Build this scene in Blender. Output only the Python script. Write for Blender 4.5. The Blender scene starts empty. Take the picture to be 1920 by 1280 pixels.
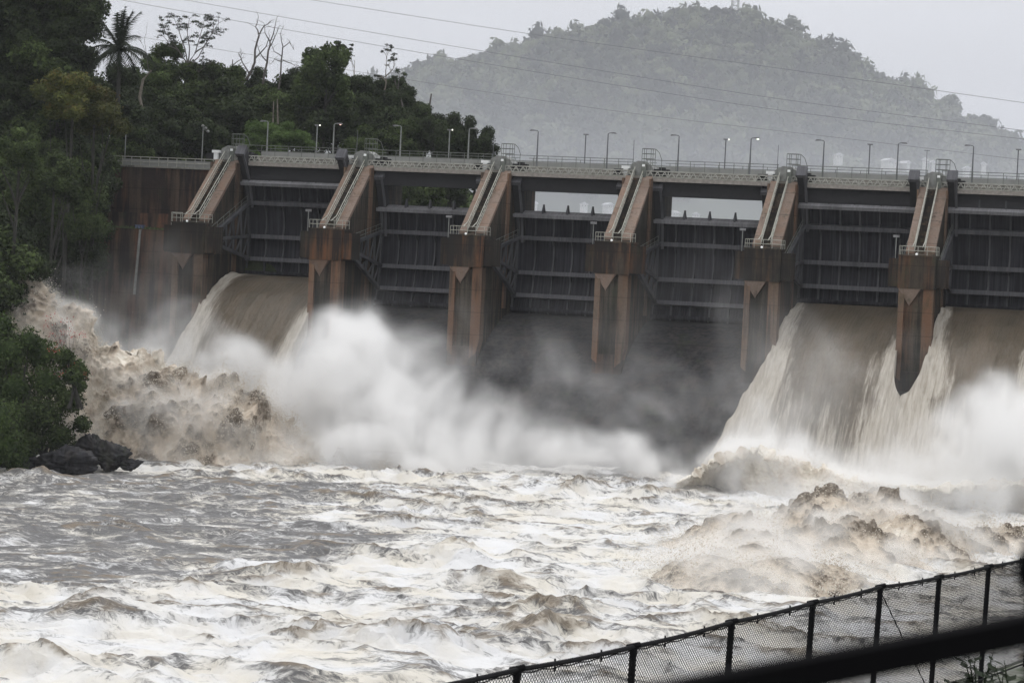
import bpy, math, random
import numpy as np
from mathutils import Vector, Matrix
SC = bpy.context.scene
COL = SC.collection
random.seed(7)
RG = np.random.default_rng(11)

# ------------------------------------------------------------------ camera
CAM_F, ROLL, PITCH, YAW = 5042.43, .0474, -.0322, .2698          # focal length in pixels of a 1920 px wide frame, angles in radians
CAM = np.array([114.45, -290.62, 21.99])
_R0 = np.array([math.cos(YAW), math.sin(YAW), 0.]); _F0 = np.array([-math.sin(YAW), math.cos(YAW), 0.]); _U0 = np.array([0, 0, 1.])
_F = _F0*math.cos(PITCH) + _U0*math.sin(PITCH); _U = _U0*math.cos(PITCH) - _F0*math.sin(PITCH)
_R = _R0*math.cos(ROLL) + _U*math.sin(ROLL); _UU = _U*math.cos(ROLL) - _R0*math.sin(ROLL)
cd = bpy.data.cameras.new('camera'); cam = bpy.data.objects.new('camera', cd); COL.objects.link(cam)
cam.matrix_world = Matrix([[_R[0], _UU[0], -_F[0], CAM[0]], [_R[1], _UU[1], -_F[1], CAM[1]], [_R[2], _UU[2], -_F[2], CAM[2]], [0, 0, 0, 1]])
cd.sensor_width = 36; cd.lens = CAM_F/1920*36; cd.clip_start = .3; cd.clip_end = 20000
cd.dof.use_dof = True; cd.dof.focus_distance = 240; cd.dof.aperture_fstop = 13
SC.camera = cam

# ------------------------------------------------------------------ world, sun, exposure
world = bpy.data.worlds.new('World'); SC.world = world; world.use_nodes = True
wn = world.node_tree.nodes; wl = world.node_tree.links
bg = wn['Background']; bg.inputs['Strength'].default_value = .1
sky = wn.new('ShaderNodeTexSky'); sky.sky_type = 'NISHITA'; sky.sun_disc = False
sky.sun_elevation = math.radians(52); sky.sun_rotation = math.radians(200); sky.air_density = 1.5; sky.dust_density = 6
hs = wn.new('ShaderNodeHueSaturation'); hs.inputs['Saturation'].default_value = .25; hs.inputs['Value'].default_value = .28
wl.new(sky.outputs[0], hs.inputs['Color'])
tc = wn.new('ShaderNodeTexCoord'); sp = wn.new('ShaderNodeSeparateXYZ'); wl.new(tc.outputs['Generated'], sp.inputs[0])
cr = wn.new('ShaderNodeValToRGB'); wl.new(sp.outputs['Z'], cr.inputs[0])          # an overcast sky: brighter towards the zenith
cr.color_ramp.elements[0].position = 0; cr.color_ramp.elements[0].color = (.50, .51, .56, 1)
cr.color_ramp.elements[1].position = 1; cr.color_ramp.elements[1].color = (1.05, 1.06, 1.08, 1)
e = cr.color_ramp.elements.new(.3); e.color = (.72, .735, .77, 1)
cn = wn.new('ShaderNodeTexNoise'); cn.inputs['Scale'].default_value = 5; cn.inputs['Detail'].default_value = 3
mp = wn.new('ShaderNodeMapping'); mp.inputs['Scale'].default_value = (1, 1, 3); wl.new(tc.outputs['Generated'], mp.inputs[0]); wl.new(mp.outputs[0], cn.inputs[0])
mr = wn.new('ShaderNodeMapRange'); wl.new(cn.outputs[0], mr.inputs[0]); mr.inputs[1].default_value = .3; mr.inputs[2].default_value = .7; mr.inputs[3].default_value = 9.3; mr.inputs[4].default_value = 10.7
sc1 = wn.new('ShaderNodeVectorMath'); sc1.operation = 'SCALE'; wl.new(cr.outputs[0], sc1.inputs[0]); wl.new(mr.outputs[0], sc1.inputs['Scale'])
ad = wn.new('ShaderNodeVectorMath'); ad.operation = 'ADD'; wl.new(sc1.outputs[0], ad.inputs[0]); wl.new(hs.outputs[0], ad.inputs[1])
wl.new(ad.outputs[0], bg.inputs['Color'])
sl = bpy.data.lights.new('sun', 'SUN'); sl.energy = .55; sl.angle = math.radians(25); sl.color = (1, .97, .93)
so = bpy.data.objects.new('sun', sl); COL.objects.link(so)
so.rotation_euler = (math.radians(90-52), 0, math.radians(180-200+180)); so.location = (0, 0, 300)
SC.view_settings.view_transform = 'Standard'; SC.view_settings.look = 'None'; SC.view_settings.gamma = 1; SC.view_settings.exposure = 0.25
SC.cycles.use_denoising = True; SC.cycles.max_bounces = 11; SC.cycles.volume_bounces = 9; SC.cycles.diffuse_bounces = 3; SC.cycles.glossy_bounces = 2
SC.cycles.transparent_max_bounces = 12; SC.cycles.volume_max_steps = 256; SC.cycles.volume_step_rate = 1.5
SC.cycles.use_adaptive_sampling = True; SC.cycles.adaptive_threshold = .02

# ------------------------------------------------------------------ pixel rays
def ray(x, y): return _F + _R*((x-960)/CAM_F) + _UU*((640-y)/CAM_F)
def atY(x, y, Y): d = ray(x, y); return CAM + d*((Y-CAM[1])/d[1])
def atZ(x, y, Z): d = ray(x, y); return CAM + d*((Z-CAM[2])/d[2])
def atD(x, y, D): return CAM + ray(x, y)*D

# ------------------------------------------------------------------ numpy noise
def _h(ix, iy, iz, s=0):
    with np.errstate(over='ignore'):
        n = (ix.astype(np.int64)*374761393 + iy.astype(np.int64)*668265263 + iz.astype(np.int64)*2147483647 + s*974634777) & 0xffffffff
        n = ((n ^ (n >> 13))*1274126177) & 0xffffffff
        n = ((n ^ (n >> 15))*2246822519) & 0xffffffff
        n = n ^ (n >> 16)
    return (n & 0xffffff)/16777215.
def vn(p, s=0):
    p = np.asarray(p, float); i = np.floor(p); f = p-i; f = f*f*f*(f*(f*6-15)+10); i = i.astype(np.int64)
    x, y, z = i[..., 0], i[..., 1], i[..., 2]; fx, fy, fz = f[..., 0], f[..., 1], f[..., 2]
    def L(a, b, t): return a+(b-a)*t
    return L(L(L(_h(x, y, z, s), _h(x+1, y, z, s), fx), L(_h(x, y+1, z, s), _h(x+1, y+1, z, s), fx), fy),
             L(L(_h(x, y, z+1, s), _h(x+1, y, z+1, s), fx), L(_h(x, y+1, z+1, s), _h(x+1, y+1, z+1, s), fx), fy), fz)
_ROT = np.array([[.8, .6, 0], [-.48, .64, .6], [.36, -.48, .8]])
def fbm(p, o=4, s=0, g=.5):
    p = np.asarray(p, float); a = 1.; t = 0; r = 0
    for k in range(o):
        r = r+a*vn(p, s+k); t += a; a *= g; p = p@_ROT.T*2.03+17.3
    return r/t
def ridged(p, o=4, s=0, g=.5):
    p = np.asarray(p, float); a = 1.; t = 0; r = 0
    for k in range(o):
        r = r+a*(1-np.abs(2*vn(p, s+k)-1)); t += a; a *= g; p = p@_ROT.T*2.03+9.1
    return r/t
def wor(p, s=0):
    p = np.asarray(p, float); i = np.floor(p).astype(np.int64); f = p-i; best = np.full(p.shape[:-1], 9.)
    for dx in (-1, 0, 1):
        for dy in (-1, 0, 1):
            for dz in (-1, 0, 1):
                a, b, c = i[..., 0]+dx, i[..., 1]+dy, i[..., 2]+dz
                d = (dx+_h(a, b, c, s)-f[..., 0])**2+(dy+_h(a, b, c, s+51)-f[..., 1])**2+(dz+_h(a, b, c, s+97)-f[..., 2])**2
                best = np.minimum(best, d)
    return np.sqrt(best)
def V3(x, y, z=0.): return np.stack(np.broadcast_arrays(x, y, z), -1).astype(float)
def sstep(a, b, x): t = np.clip((x-a)/(b-a), 0, 1); return t*t*(3-2*t)

# ------------------------------------------------------------------ mesh building
class MB:
    def __init__(s): s.v = []; s.f = []
    def add(s, V, Fs):
        o = len(s.v); s.v.extend([tuple(map(float, q)) for q in V]); s.f.extend([tuple(o+i for i in f) for f in Fs]); return s
    def box(s, x0, x1, y0, y1, z0, z1):
        V = [(x, y, z) for z in (z0, z1) for y in (y0, y1) for x in (x0, x1)]
        return s.add(V, [(0, 2, 3, 1), (4, 5, 7, 6), (0, 1, 5, 4), (2, 6, 7, 3), (0, 4, 6, 2), (1, 3, 7, 5)])
    def bar(s, a, b, w, h=None, up=(0, 0, 1)):
        a = np.array(a, float); b = np.array(b, float); d = b-a; L = np.linalg.norm(d); d /= L; h = h or w; up = np.array(up, float)
        if abs(d@up) > .98: up = np.array([0, 1., 0])
        x = np.cross(d, up); x /= np.linalg.norm(x); y = np.cross(x, d)
        V = [p+x*sx*w/2+y*sy*h/2 for p in (a, b) for sx, sy in ((-1, -1), (1, -1), (1, 1), (-1, 1))]
        return s.add(V, [(0, 1, 2, 3), (7, 6, 5, 4), (0, 4, 5, 1), (1, 5, 6, 2), (2, 6, 7, 3), (3, 7, 4, 0)])
    def tube(s, P, r, n=6, cap=True):
        P = [np.array(p, float) for p in P]; r = [r]*len(P) if np.isscalar(r) else r; o = len(s.v)
        for k, p in enumerate(P):
            d = P[min(k+1, len(P)-1)]-P[max(k-1, 0)]; d = d/(np.linalg.norm(d)+1e-9)
            up = np.array([0, 0, 1.]) if abs(d[2]) < .9 else np.array([1., 0, 0])
            x = np.cross(d, up); x /= np.linalg.norm(x); y = np.cross(x, d)
            for j in range(n):
                t = 2*math.pi*j/n; q = p+(x*math.cos(t)+y*math.sin(t))*r[k]; s.v.append(tuple(q))
        for k in range(len(P)-1):
            for j in range(n):
                s.f.append((o+k*n+j, o+k*n+(j+1) % n, o+(k+1)*n+(j+1) % n, o+(k+1)*n+j))
        if cap: s.f.append(tuple(o+j for j in range(n))[::-1]); s.f.append(tuple(o+(len(P)-1)*n+j for j in range(n)))
        return s
    def prism(s, poly, axis, a, b):
        """poly: 2D points; extruded along axis from a to b (axis x: poly is (y,z); y: (x,z); z: (x,y))"""
        n = len(poly); mk = {'x': lambda p, t: (t, p[0], p[1]), 'y': lambda p, t: (p[0], t, p[1]), 'z': lambda p, t: (p[0], p[1], t)}[axis]
        V = [mk(p, a) for p in poly]+[mk(p, b) for p in poly]
        return s.add(V, [tuple(range(n))[::-1], tuple(range(n, 2*n))]+[(i, (i+1) % n, n+(i+1) % n, n+i) for i in range(n)])
    def sphere(s, c, r, n=8, m=6):
        c = np.array(c, float); r = np.array([r, r, r] if np.isscalar(r) else r, float); o = len(s.v)
        V = [c+r*np.array([0, 0, 1])]+[c+r*np.array([math.sin(math.pi*i/m)*math.cos(2*math.pi*j/n), math.sin(math.pi*i/m)*math.sin(2*math.pi*j/n), math.cos(math.pi*i/m)]) for i in range(1, m) for j in range(n)]+[c-r*np.array([0, 0, 1])]
        Fs = [(0, 1+j, 1+(j+1) % n) for j in range(n)]
        for i in range(m-2):
            for j in range(n): Fs.append((1+i*n+j, 1+(i+1)*n+j, 1+(i+1)*n+(j+1) % n, 1+i*n+(j+1) % n))
        Fs += [(len(V)-1, 1+(m-2)*n+(j+1) % n, 1+(m-2)*n+j) for j in range(n)]
        return s.add(V, Fs)
    def mesh(s, name):
        me = bpy.data.meshes.new(name); me.from_pydata(s.v, [], s.f)
        return me
def fixn(me):
    import bmesh
    b = bmesh.new(); b.from_mesh(me); bmesh.ops.recalc_face_normals(b, faces=b.faces); b.to_mesh(me); b.free()
def link(name, me, mat, parent=None, smooth=False, loc=None, fix=True):
    if isinstance(me, MB): me = me.mesh(name); fixn(me) if fix else None
    ob = bpy.data.objects.new(name, me); COL.objects.link(ob)
    if mat is not None and not me.materials:
        for m_ in (mat if isinstance(mat, (list, tuple)) else [mat]): me.materials.append(m_)
    if smooth: me.polygons.foreach_set('use_smooth', [True]*len(me.polygons))
    if parent is not None: ob.parent = parent
    if loc is not None: ob.location = loc
    return ob
def npmesh(name, V, Q, attrs=None, smooth=True):
    """V (n,3); Q (m,4) or (m,3) int array"""
    me = bpy.data.meshes.new(name); V = np.asarray(V, 'f'); Q = np.asarray(Q, np.int32); k = Q.shape[1]
    me.vertices.add(len(V)); me.vertices.foreach_set('co', V.ravel())
    me.loops.add(Q.size); me.loops.foreach_set('vertex_index', Q.ravel())
    me.polygons.add(len(Q)); me.polygons.foreach_set('loop_start', np.arange(len(Q), dtype=np.int32)*k)
    me.update(calc_edges=True)
    if smooth: me.polygons.foreach_set('use_smooth', np.ones(len(Q), bool))
    for n_, a in (attrs or {}).items():
        a = np.asarray(a, 'f')
        if a.ndim == 1: at = me.attributes.new(n_, 'FLOAT', 'POINT'); at.data.foreach_set('value', a)
        else: at = me.attributes.new(n_, 'FLOAT_VECTOR', 'POINT'); at.data.foreach_set('vector', a.ravel())
    me.validate()
    return me
def gridq(nu, nv):
    i = np.arange(nu-1)[:, None]*nv+np.arange(nv-1)[None, :]
    return np.stack([i, i+nv, i+nv+1, i+1], -1).reshape(-1, 4)
def tag(o, label=None, cat=None, group=None, kind=None):
    if label: o['label'] = label
    if cat: o['category'] = cat
    if group: o['group'] = group
    if kind: o['kind'] = kind
    return o
def thing(name, loc, label, cat, group=None):
    o = bpy.data.objects.new(name, None); COL.objects.link(o); o.location = loc; o.empty_display_size = .5
    return tag(o, label, cat, group)
def struct(name, me, mat, smooth=True): return tag(link(name, me, mat, smooth=smooth), kind='structure')
def copy_tree(o, parent=None):
    c = o.copy(); COL.objects.link(c); c.parent = parent
    if parent is not None: c.matrix_parent_inverse = o.matrix_parent_inverse.copy()
    for ch in list(o.children): copy_tree(ch, c)
    return c

# ------------------------------------------------------------------ materials
class NT:
    def __init__(s, name):
        s.m = bpy.data.materials.new(name); s.m.use_nodes = True; s.t = s.m.node_tree; s.t.nodes.clear()
        s.out = s.t.nodes.new('ShaderNodeOutputMaterial')
    def n(s, ty, props=None, **ins):
        nd = s.t.nodes.new(ty)
        for k, v in (props or {}).items(): setattr(nd, k, v)
        for k, v in ins.items():
            key = int(k[1:]) if k[0] == '_' and k[1:].isdigit() else k.replace('_', ' ')
            s.set(nd.inputs[key], v)
        return nd
    def set(s, sock, v):
        if isinstance(v, bpy.types.NodeSocket): s.t.links.new(v, sock)
        elif isinstance(v, bpy.types.Node): s.t.links.new(v.outputs[0], sock)
        else:
            if isinstance(v, (tuple, list)) and len(v) == 3 and sock.type == 'RGBA': v = (*v, 1)
            sock.default_value = v
    def pos(s): return s.n('ShaderNodeNewGeometry').outputs['Position']
    def mapv(s, v, scale, off=(0, 0, 0)): return s.n('ShaderNodeVectorMath', dict(operation='MULTIPLY_ADD'), _0=v, _1=tuple(scale), _2=tuple(off)).outputs[0]
    def noise(s, v, scale=1, detail=4, rough=.55, dist=0): return s.n('ShaderNodeTexNoise', None, Vector=v, Scale=scale, Detail=detail, Roughness=rough, Distortion=dist).outputs[0]
    def mr(s, v, a, b, c=0., d=1.): return s.n('ShaderNodeMapRange', dict(clamp=True), _0=v, _1=a, _2=b, _3=c, _4=d).outputs[0]
    def mix(s, f, a, b, mode='MIX'):
        nd = s.t.nodes.new('ShaderNodeMix'); nd.data_type = 'RGBA'; nd.blend_type = mode
        s.set(nd.inputs[0], f); s.set(nd.inputs[6], a); s.set(nd.inputs[7], b); return nd.outputs[2]
    def math(s, op, a, b=0., c=0.): return s.n('ShaderNodeMath', dict(operation=op), _0=a, _1=b, _2=c).outputs[0]
    def attr(s, name, vec=False): nd = s.n('ShaderNodeAttribute', dict(attribute_name=name)); return nd.outputs['Vector' if vec else 'Fac']
    def rand(s): return s.n('ShaderNodeObjectInfo').outputs['Random']
    def surf(s, color, rough=.8, bump=None, bd=.1, bs=.6, spec=.5, metal=0., sub=None, alpha=None):
        b = s.n('ShaderNodeBsdfPrincipled', None, Base_Color=color, Roughness=rough, Metallic=metal)
        b.inputs['Specular IOR Level'].default_value = spec
        if bump is not None: s.set(b.inputs['Normal'], s.n('ShaderNodeBump', None, Height=bump, Distance=bd, Strength=bs).outputs[0])
        if alpha is not None: s.set(b.inputs['Alpha'], alpha)
        s.t.links.new(b.outputs[0], s.out.inputs['Surface']); return s.m
def flat(name, c, rough=.7, metal=0., var=.25, sc=3.):
    t = NT(name); p = t.pos(); n = t.noise(p, sc, 4)
    return t.surf(t.mix(t.mr(n, .3, .7), tuple(x*(1-var) for x in c), tuple(min(1, x*(1+var)) for x in c)), rough, metal=metal)
def concrete(name, base, dark, rust, dk=.5, rs=.5, sc=1.):
    """weathered concrete: form-lift lines, run-down streaks, dark mould and rusty stains"""
    t = NT(name); p = t.pos()
    big = t.noise(p, .18*sc, 5, .6)
    st = t.noise(t.mapv(p, (1.9, 1.9, .12)), 1.*sc, 5, .65)
    st2 = t.noise(t.mapv(p, (.7, .7, .07), (40, 3, 9)), 1.*sc, 4, .6)
    fine = t.noise(p, 4, 6, .7)
    c = t.mix(t.mr(fine, .3, .7), tuple(x*.8 for x in base), tuple(x*1.15 for x in base))
    c = t.mix(t.math('MULTIPLY', t.mr(st2, .45, .62), rs), c, rust)
    c = t.mix(t.math('MULTIPLY', t.mr(t.math('ADD', t.math('MULTIPLY', st, .6), t.math('MULTIPLY', big, .4)), .60-.25*dk, .72-.25*dk), .93), c, dark)
    z = t.n('ShaderNodeSeparateXYZ', None, _0=p).outputs[2]
    lift = t.math('FRACT', t.math('MULTIPLY', z, 1/2.4)); ln = t.mr(t.math('ABSOLUTE', t.math('SUBTRACT', lift, .5)), .0, .025, .55, 1.)
    patch = t.noise(p, .09*sc, 5, .7, .6); moss = t.noise(t.mapv(p, (.5, .5, .25), (9, 2, 4)), 1., 6, .7)
    c = t.mix(t.mr(patch, .52, .66, 0, .55), c, tuple(x*.5 for x in base)); c = t.mix(t.mr(moss, .56, .68, 0, .5), c, (.035, .042, .022))
    rr = t.mr(t.rand(), 0, 1, .82, 1.22); ln = t.math('MULTIPLY', ln, rr)
    c = t.mix(1., c, t.n('ShaderNodeCombineColor', None, _0=ln, _1=ln, _2=ln).outputs[0], 'MULTIPLY')
    return t.surf(c, .8, fine, .05, .5, .15)
# ------------------------------------------------------------------ shared materials
M_CON = concrete('stained_concrete', (.066, .055, .042), (.014, .0135, .011), (.10, .048, .026), .68, .55)
M_STEM = concrete('wet_concrete', (.055, .044, .037), (.016, .015, .016), (.085, .045, .028), .6, .6)
M_PALE = concrete('pale_concrete', (.19, .145, .118), (.07, .052, .04), (.20, .12, .08), .2, .5)
M_DECK = concrete('deck_concrete', (.21, .205, .185), (.08, .08, .07), (.17, .13, .10), .25, .3)
M_OGEE = concrete('wet_spillway_concrete', (.032, .032, .034), (.012, .012, .014), (.08, .06, .05), .5, .3)
M_HEAD = concrete('mouldy_concrete', (.045, .036, .027), (.012, .011, .010), (.12, .050, .022), .8, .75)
M_RAIL = flat('galvanised_pipe', (.30, .30, .26), .5, .2)
M_RAILD = flat('dull_green_pipe', (.10, .11, .095), .6)
M_WHITE = flat('white_paint', (.75, .76, .76), .4, var=.05)
M_BEAM = flat('dark_beam_steel', (.014, .014, .016), .9)
M_MACH = flat('hoist_grey_paint', (.19, .195, .185), .6)
def steel(name, a, b, k):
    t = NT(name); p = t.pos()
    st = t.noise(t.mapv(p, (4.5, .5, .10)), 1., 5, .7); bg_ = t.noise(p, .35, 4)
    c = t.mix(t.math('MULTIPLY', t.mr(st, .42, .66), k), a, b)
    c = t.mix(t.mr(bg_, .52, .7, 0, .55), c, tuple(x*.45 for x in a))
    return t.surf(c, .7, st, .03, .4, .12)
M_GATE = steel('gate_skin_steel', (.0135, .0135, .018), (.052, .052, .062), .9)
M_GIRD = steel('gate_girder_steel', (.075, .075, .083), (.13, .13, .138), .7)
M_GTOP = steel('gate_top_girder_skylit_steel', (.17, .17, .18), (.27, .27, .28), .7)  # girder steel made paler: sky reflected on the wet top is in the colour
M_ARM = steel('gate_arm_steel', (.055, .056, .062), (.12, .12, .125), .7)
BAY = 16.1
ORD = ['leftmost', 'second', 'third', 'fourth', 'fifth', 'sixth', 'seventh']

# ------------------------------------------------------------------ spillway
OG = [(8, 5), (8, 14.3), (4, 15.3), (1.2, 15.5), (-2, 15.25), (-5, 14.3), (-8, 13.0), (-10.5, 11.6), (-13, 9.8), (-16, 7.2), (-19, 4.4), (-22, 1.9), (-25, .4), (-30, -.6), (-30, -4), (8, -4)]
sw = thing('spillway', (0, 0, 0), 'dark wet concrete spillway slope running under the gates into the river', 'spillway')
link('ogee_slope', MB().prism(OG, 'x', -1.4, BAY*7+1.4), M_OGEE, sw)

# ------------------------------------------------------------------ piers
def mk_pier():
    r = thing('pier', (0, 0, 0), 'x', 'pier')
    link('wall', MB().prism([(8.6, 5), (8.6, 31.0), (-2.3, 31.0), (-11.2, 24.1), (-12.6, 23.6), (-12.6, 5)], 'x', -1.45, 1.45), M_CON, r)
    # pinkish sloping kerbs with the stair let in between them
    d = np.array([0, -8.9, -6.9]); d /= np.linalg.norm(d); a = np.array([0, -2.3, 31.05]); b = np.array([0, -11.2, 24.15])
    for x0, x1 in ((-1.5, -.62), (.42, 1.5)):
        m = MB(); m.prism([(a[1], a[2]), (b[1], b[2]), (b[1], b[2]-.5), (a[1], a[2]-.5)], 'x', x0, x1)
        m.v = [(x, y, z+.22) for x, y, z in m.v]; link('stair_kerb', m, M_PALE, r)
    m = MB(); n = 30
    for k in range(n):
        t0 = k/n; y = a[1]+(b[1]-a[1])*t0; z = a[2]+(b[2]-a[2])*t0
        m.box(-.6, .4, y-8.9/n-.002, y+.05, z-.35, z-.02-.23*0)
    link('stair', m, M_CON, r)
    for x in (-.62, .42):
        m = MB(); up = np.array([0, 0, .95])
        P0 = a+[x, .4, .25]; P1 = b+[x, 0, .2]
        m.tube([P0+up, P1+up, [x, -12.9, 24.75]], .055, 5); m.tube([P0+up*.5, P1+up*.5], .05, 5); m.tube([P0+up*.08, P1+up*.08], .05, 5)
        for k in range(8): q = P0+(P1-P0)*k/7; m.tube([q, q+up], .04, 5)
        link('handrail', m, M_RAIL, r)
    # head block and the trunnion beams that stick out either side
    m = MB(); m.box(-1.95, 1.95, -13.35, -9.8, 20.45, 23.75); hd = link('head', m, M_HEAD, r)
    for s in (-1, 1):
        m = MB(); m.box(*((-2.95, -1.96) if s < 0 else (1.96, 2.95)), -13.1, -10.2, 20.6, 23.5); link('trunnion_beam', m, M_HEAD, r)
    m = MB(); m.box(-2.0, 2.0, -13.42, -9.6, 23.75, 23.9); link('platform_slab', m, M_CON, r)
    m = MB()
    for z in (24.35, 24.8):
        m.tube([(-1.9, -11, z), (-1.9, -13.3, z), (1.9, -13.3, z), (1.9, -11, z)], .035, 5)
    for x, y in [(-1.9, -11), (-1.9, -12.2)]+[(-1.9+.95*k, -13.3) for k in range(5)]+[(1.9, -12.2), (1.9, -11)]:
        m.tube([(x, y, 23.9), (x, y, 24.8)], .035, 5)
    link('platform_railing', m, M_RAIL, r)
    # pilasters on the face, the panel between and the pointed corbel
    m = MB(); m.prism([(-1.8, 11.4), (-1.8, 20.45), (-1.2, 20.45), (-1.2, 10.9)], 'y', -13.1, -11.5); link('pilaster', m, M_STEM2, r)
    m = MB(); m.prism([(.75, 10.6), (.75, 20.45), (1.8, 20.45), (1.8, 12.6), (1.45, 11.2)], 'y', -13.1, -11.5); link('pilaster', m, M_STEM2, r)
    m = MB(); m.prism([(-1.75, 5), (-1.75, 11.9), (1.5, 11.9), (1.5, 5)], 'y', -12.95, -11.8); link('nose', m, M_STEM, r)
    m = MB(); m.add([(-1.85, -13.3, 20.45), (.45, -13.3, 20.45), (-.55, -12.75, 18.9), (-.85, -12.75, 18.9), (-1.85, -12.5, 20.45), (.45, -12.5, 20.45), (-.7, -12.66, 18.6)],
                    [(0, 1, 2, 6, 3), (0, 4, 5, 1), (0, 3, 4), (1, 5, 2), (4, 3, 6, 2, 5)]); link('corbel', m, M_PALE, r)
    for s in (-1, 1):
        m = MB(); m.box(*((1.44, 1.62) if s > 0 else (-1.62, -1.44)), -3.6, -2.5, 16, 30.95); link('side_rib', m, M_STEM2, r)
    m = MB().box(-1.45, 1.45, -2.2, 8.4, 31.0, 31.3); link('cap', m, M_DECK, r)
    m = MB().sphere((-.1, -13.5, 24.0), .13); link('bulkhead_lamp', m, M_LAMP, r)
    return r
def lampmat(name, c, e):
    t = NT(name); m = t.surf((.8, .8, .8), .3); b = [n for n in t.t.nodes if n.type == 'BSDF_PRINCIPLED'][0]
    b.inputs['Emission Color'].default_value = (*c, 1); b.inputs['Emission Strength'].default_value = e; return m
M_LAMP = lampmat('small_white_lamp', (1, 1, 1), .15)
M_STEM2 = concrete('orange_pilaster_concrete', (.125, .088, .064), (.035, .027, .022), (.15, .075, .042), .35, .7)
pier0 = mk_pier()
PL = ['concrete pier at the far left with its stair beside the abutment wall', 'stained concrete pier between the first raised gate and the first lowered gate',
      'concrete pier left of the see-through gap, orange strips down its stem', 'middle concrete pier between the two see-through gaps',
      'concrete pier with white foam starting at its right foot', 'dark pier standing between the two wide brown falls on the right',
      'concrete pier just beyond the right edge of the picture']
for i in range(7):
    p = pier0 if i == 0 else copy_tree(pier0)
    p.location = (BAY*i, 0, 0); tag(p, PL[i], 'pier', 'concrete piers between the gates')

# ------------------------------------------------------------------ hoist machines on the pier tops
def mk_hoist():
    r = thing('gate_hoist', (0, 0, 0), 'x', 'hoist')
    m = MB(); m.prism([(-1.5, 31.3), (1.5, 31.3), (1.5, 31.9), (1.1, 32.5), (.5, 32.9), (-.4, 32.95), (-1.1, 32.6), (-1.5, 32.0)], 'y', -1.5, .8); link('housing', m, M_MACH, r)
    m = MB(); m.box(-2.1, -1.2, -2.1, -1.5, 32.05, 32.35); m.box(-1.9, -1.4, -2.0, -1.6, 31.3, 32.05); link('motor_cover', m, M_WHITE, r)
    m = MB(); m.box(1.5, 3.2, -1.9, -1.2, 31.35, 32.1); m.box(2.1, 2.7, -2.0, -1.1, 31.5, 32.3); link('gearbox', m, M_BEAM, r); link('gearbox', MB().box(-3.1, -1.6, -1.5, -1.1, 31.35, 32.0), M_BEAM, r)
    m = MB()
    for z in (33.2, 33.75, 34.3):
        m.tube([(.7+.75*math.cos(t), -1.2+.6*math.sin(t), z) for t in np.linspace(0, 2*math.pi, 13)], .03, 4)
    for t in np.linspace(0, 2*math.pi, 7)[:-1]: m.tube([(.7+.75*math.cos(t), -1.2+.6*math.sin(t), z) for z in (31.9, 34.3)], .03, 4)
    m.tube([(1.45, -1.2, 34.3), (1.9, -1.2, 33.9), (2.2, -1.2, 33.1)], .035, 4)
    link('ladder_cage', m, M_RAILD, r)
    m = MB(); m.box(.2, .75, -2.5, -1.9, 30.9, 32.6); link('post', m, M_RAILD, r)
    m = MB(); m.box(.3, .62, -2.53, -2.45, 32.3, 32.55); link('sign_plate', m, M_WHITE, r)
    return r
h0 = mk_hoist()
HL = ['hoist machine on top of the pier beside the abutment railing', 'pale domed hoist machine with hooped cage in front of the trees', 'hoist machine with white cover at the end of the tree line',
      'hoist machine with caged ladder on the middle pier', 'hoist machine with round cage beside the dark gate post', 'hoist machine on the pier between the two right-hand raised gates', 'hoist machine on the pier beyond the right edge']
for i in range(7):
    p = h0 if i == 0 else copy_tree(h0); p.location = (BAY*i, 0, 0); tag(p, HL[i], 'hoist', 'hoist machines on the piers')

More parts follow.
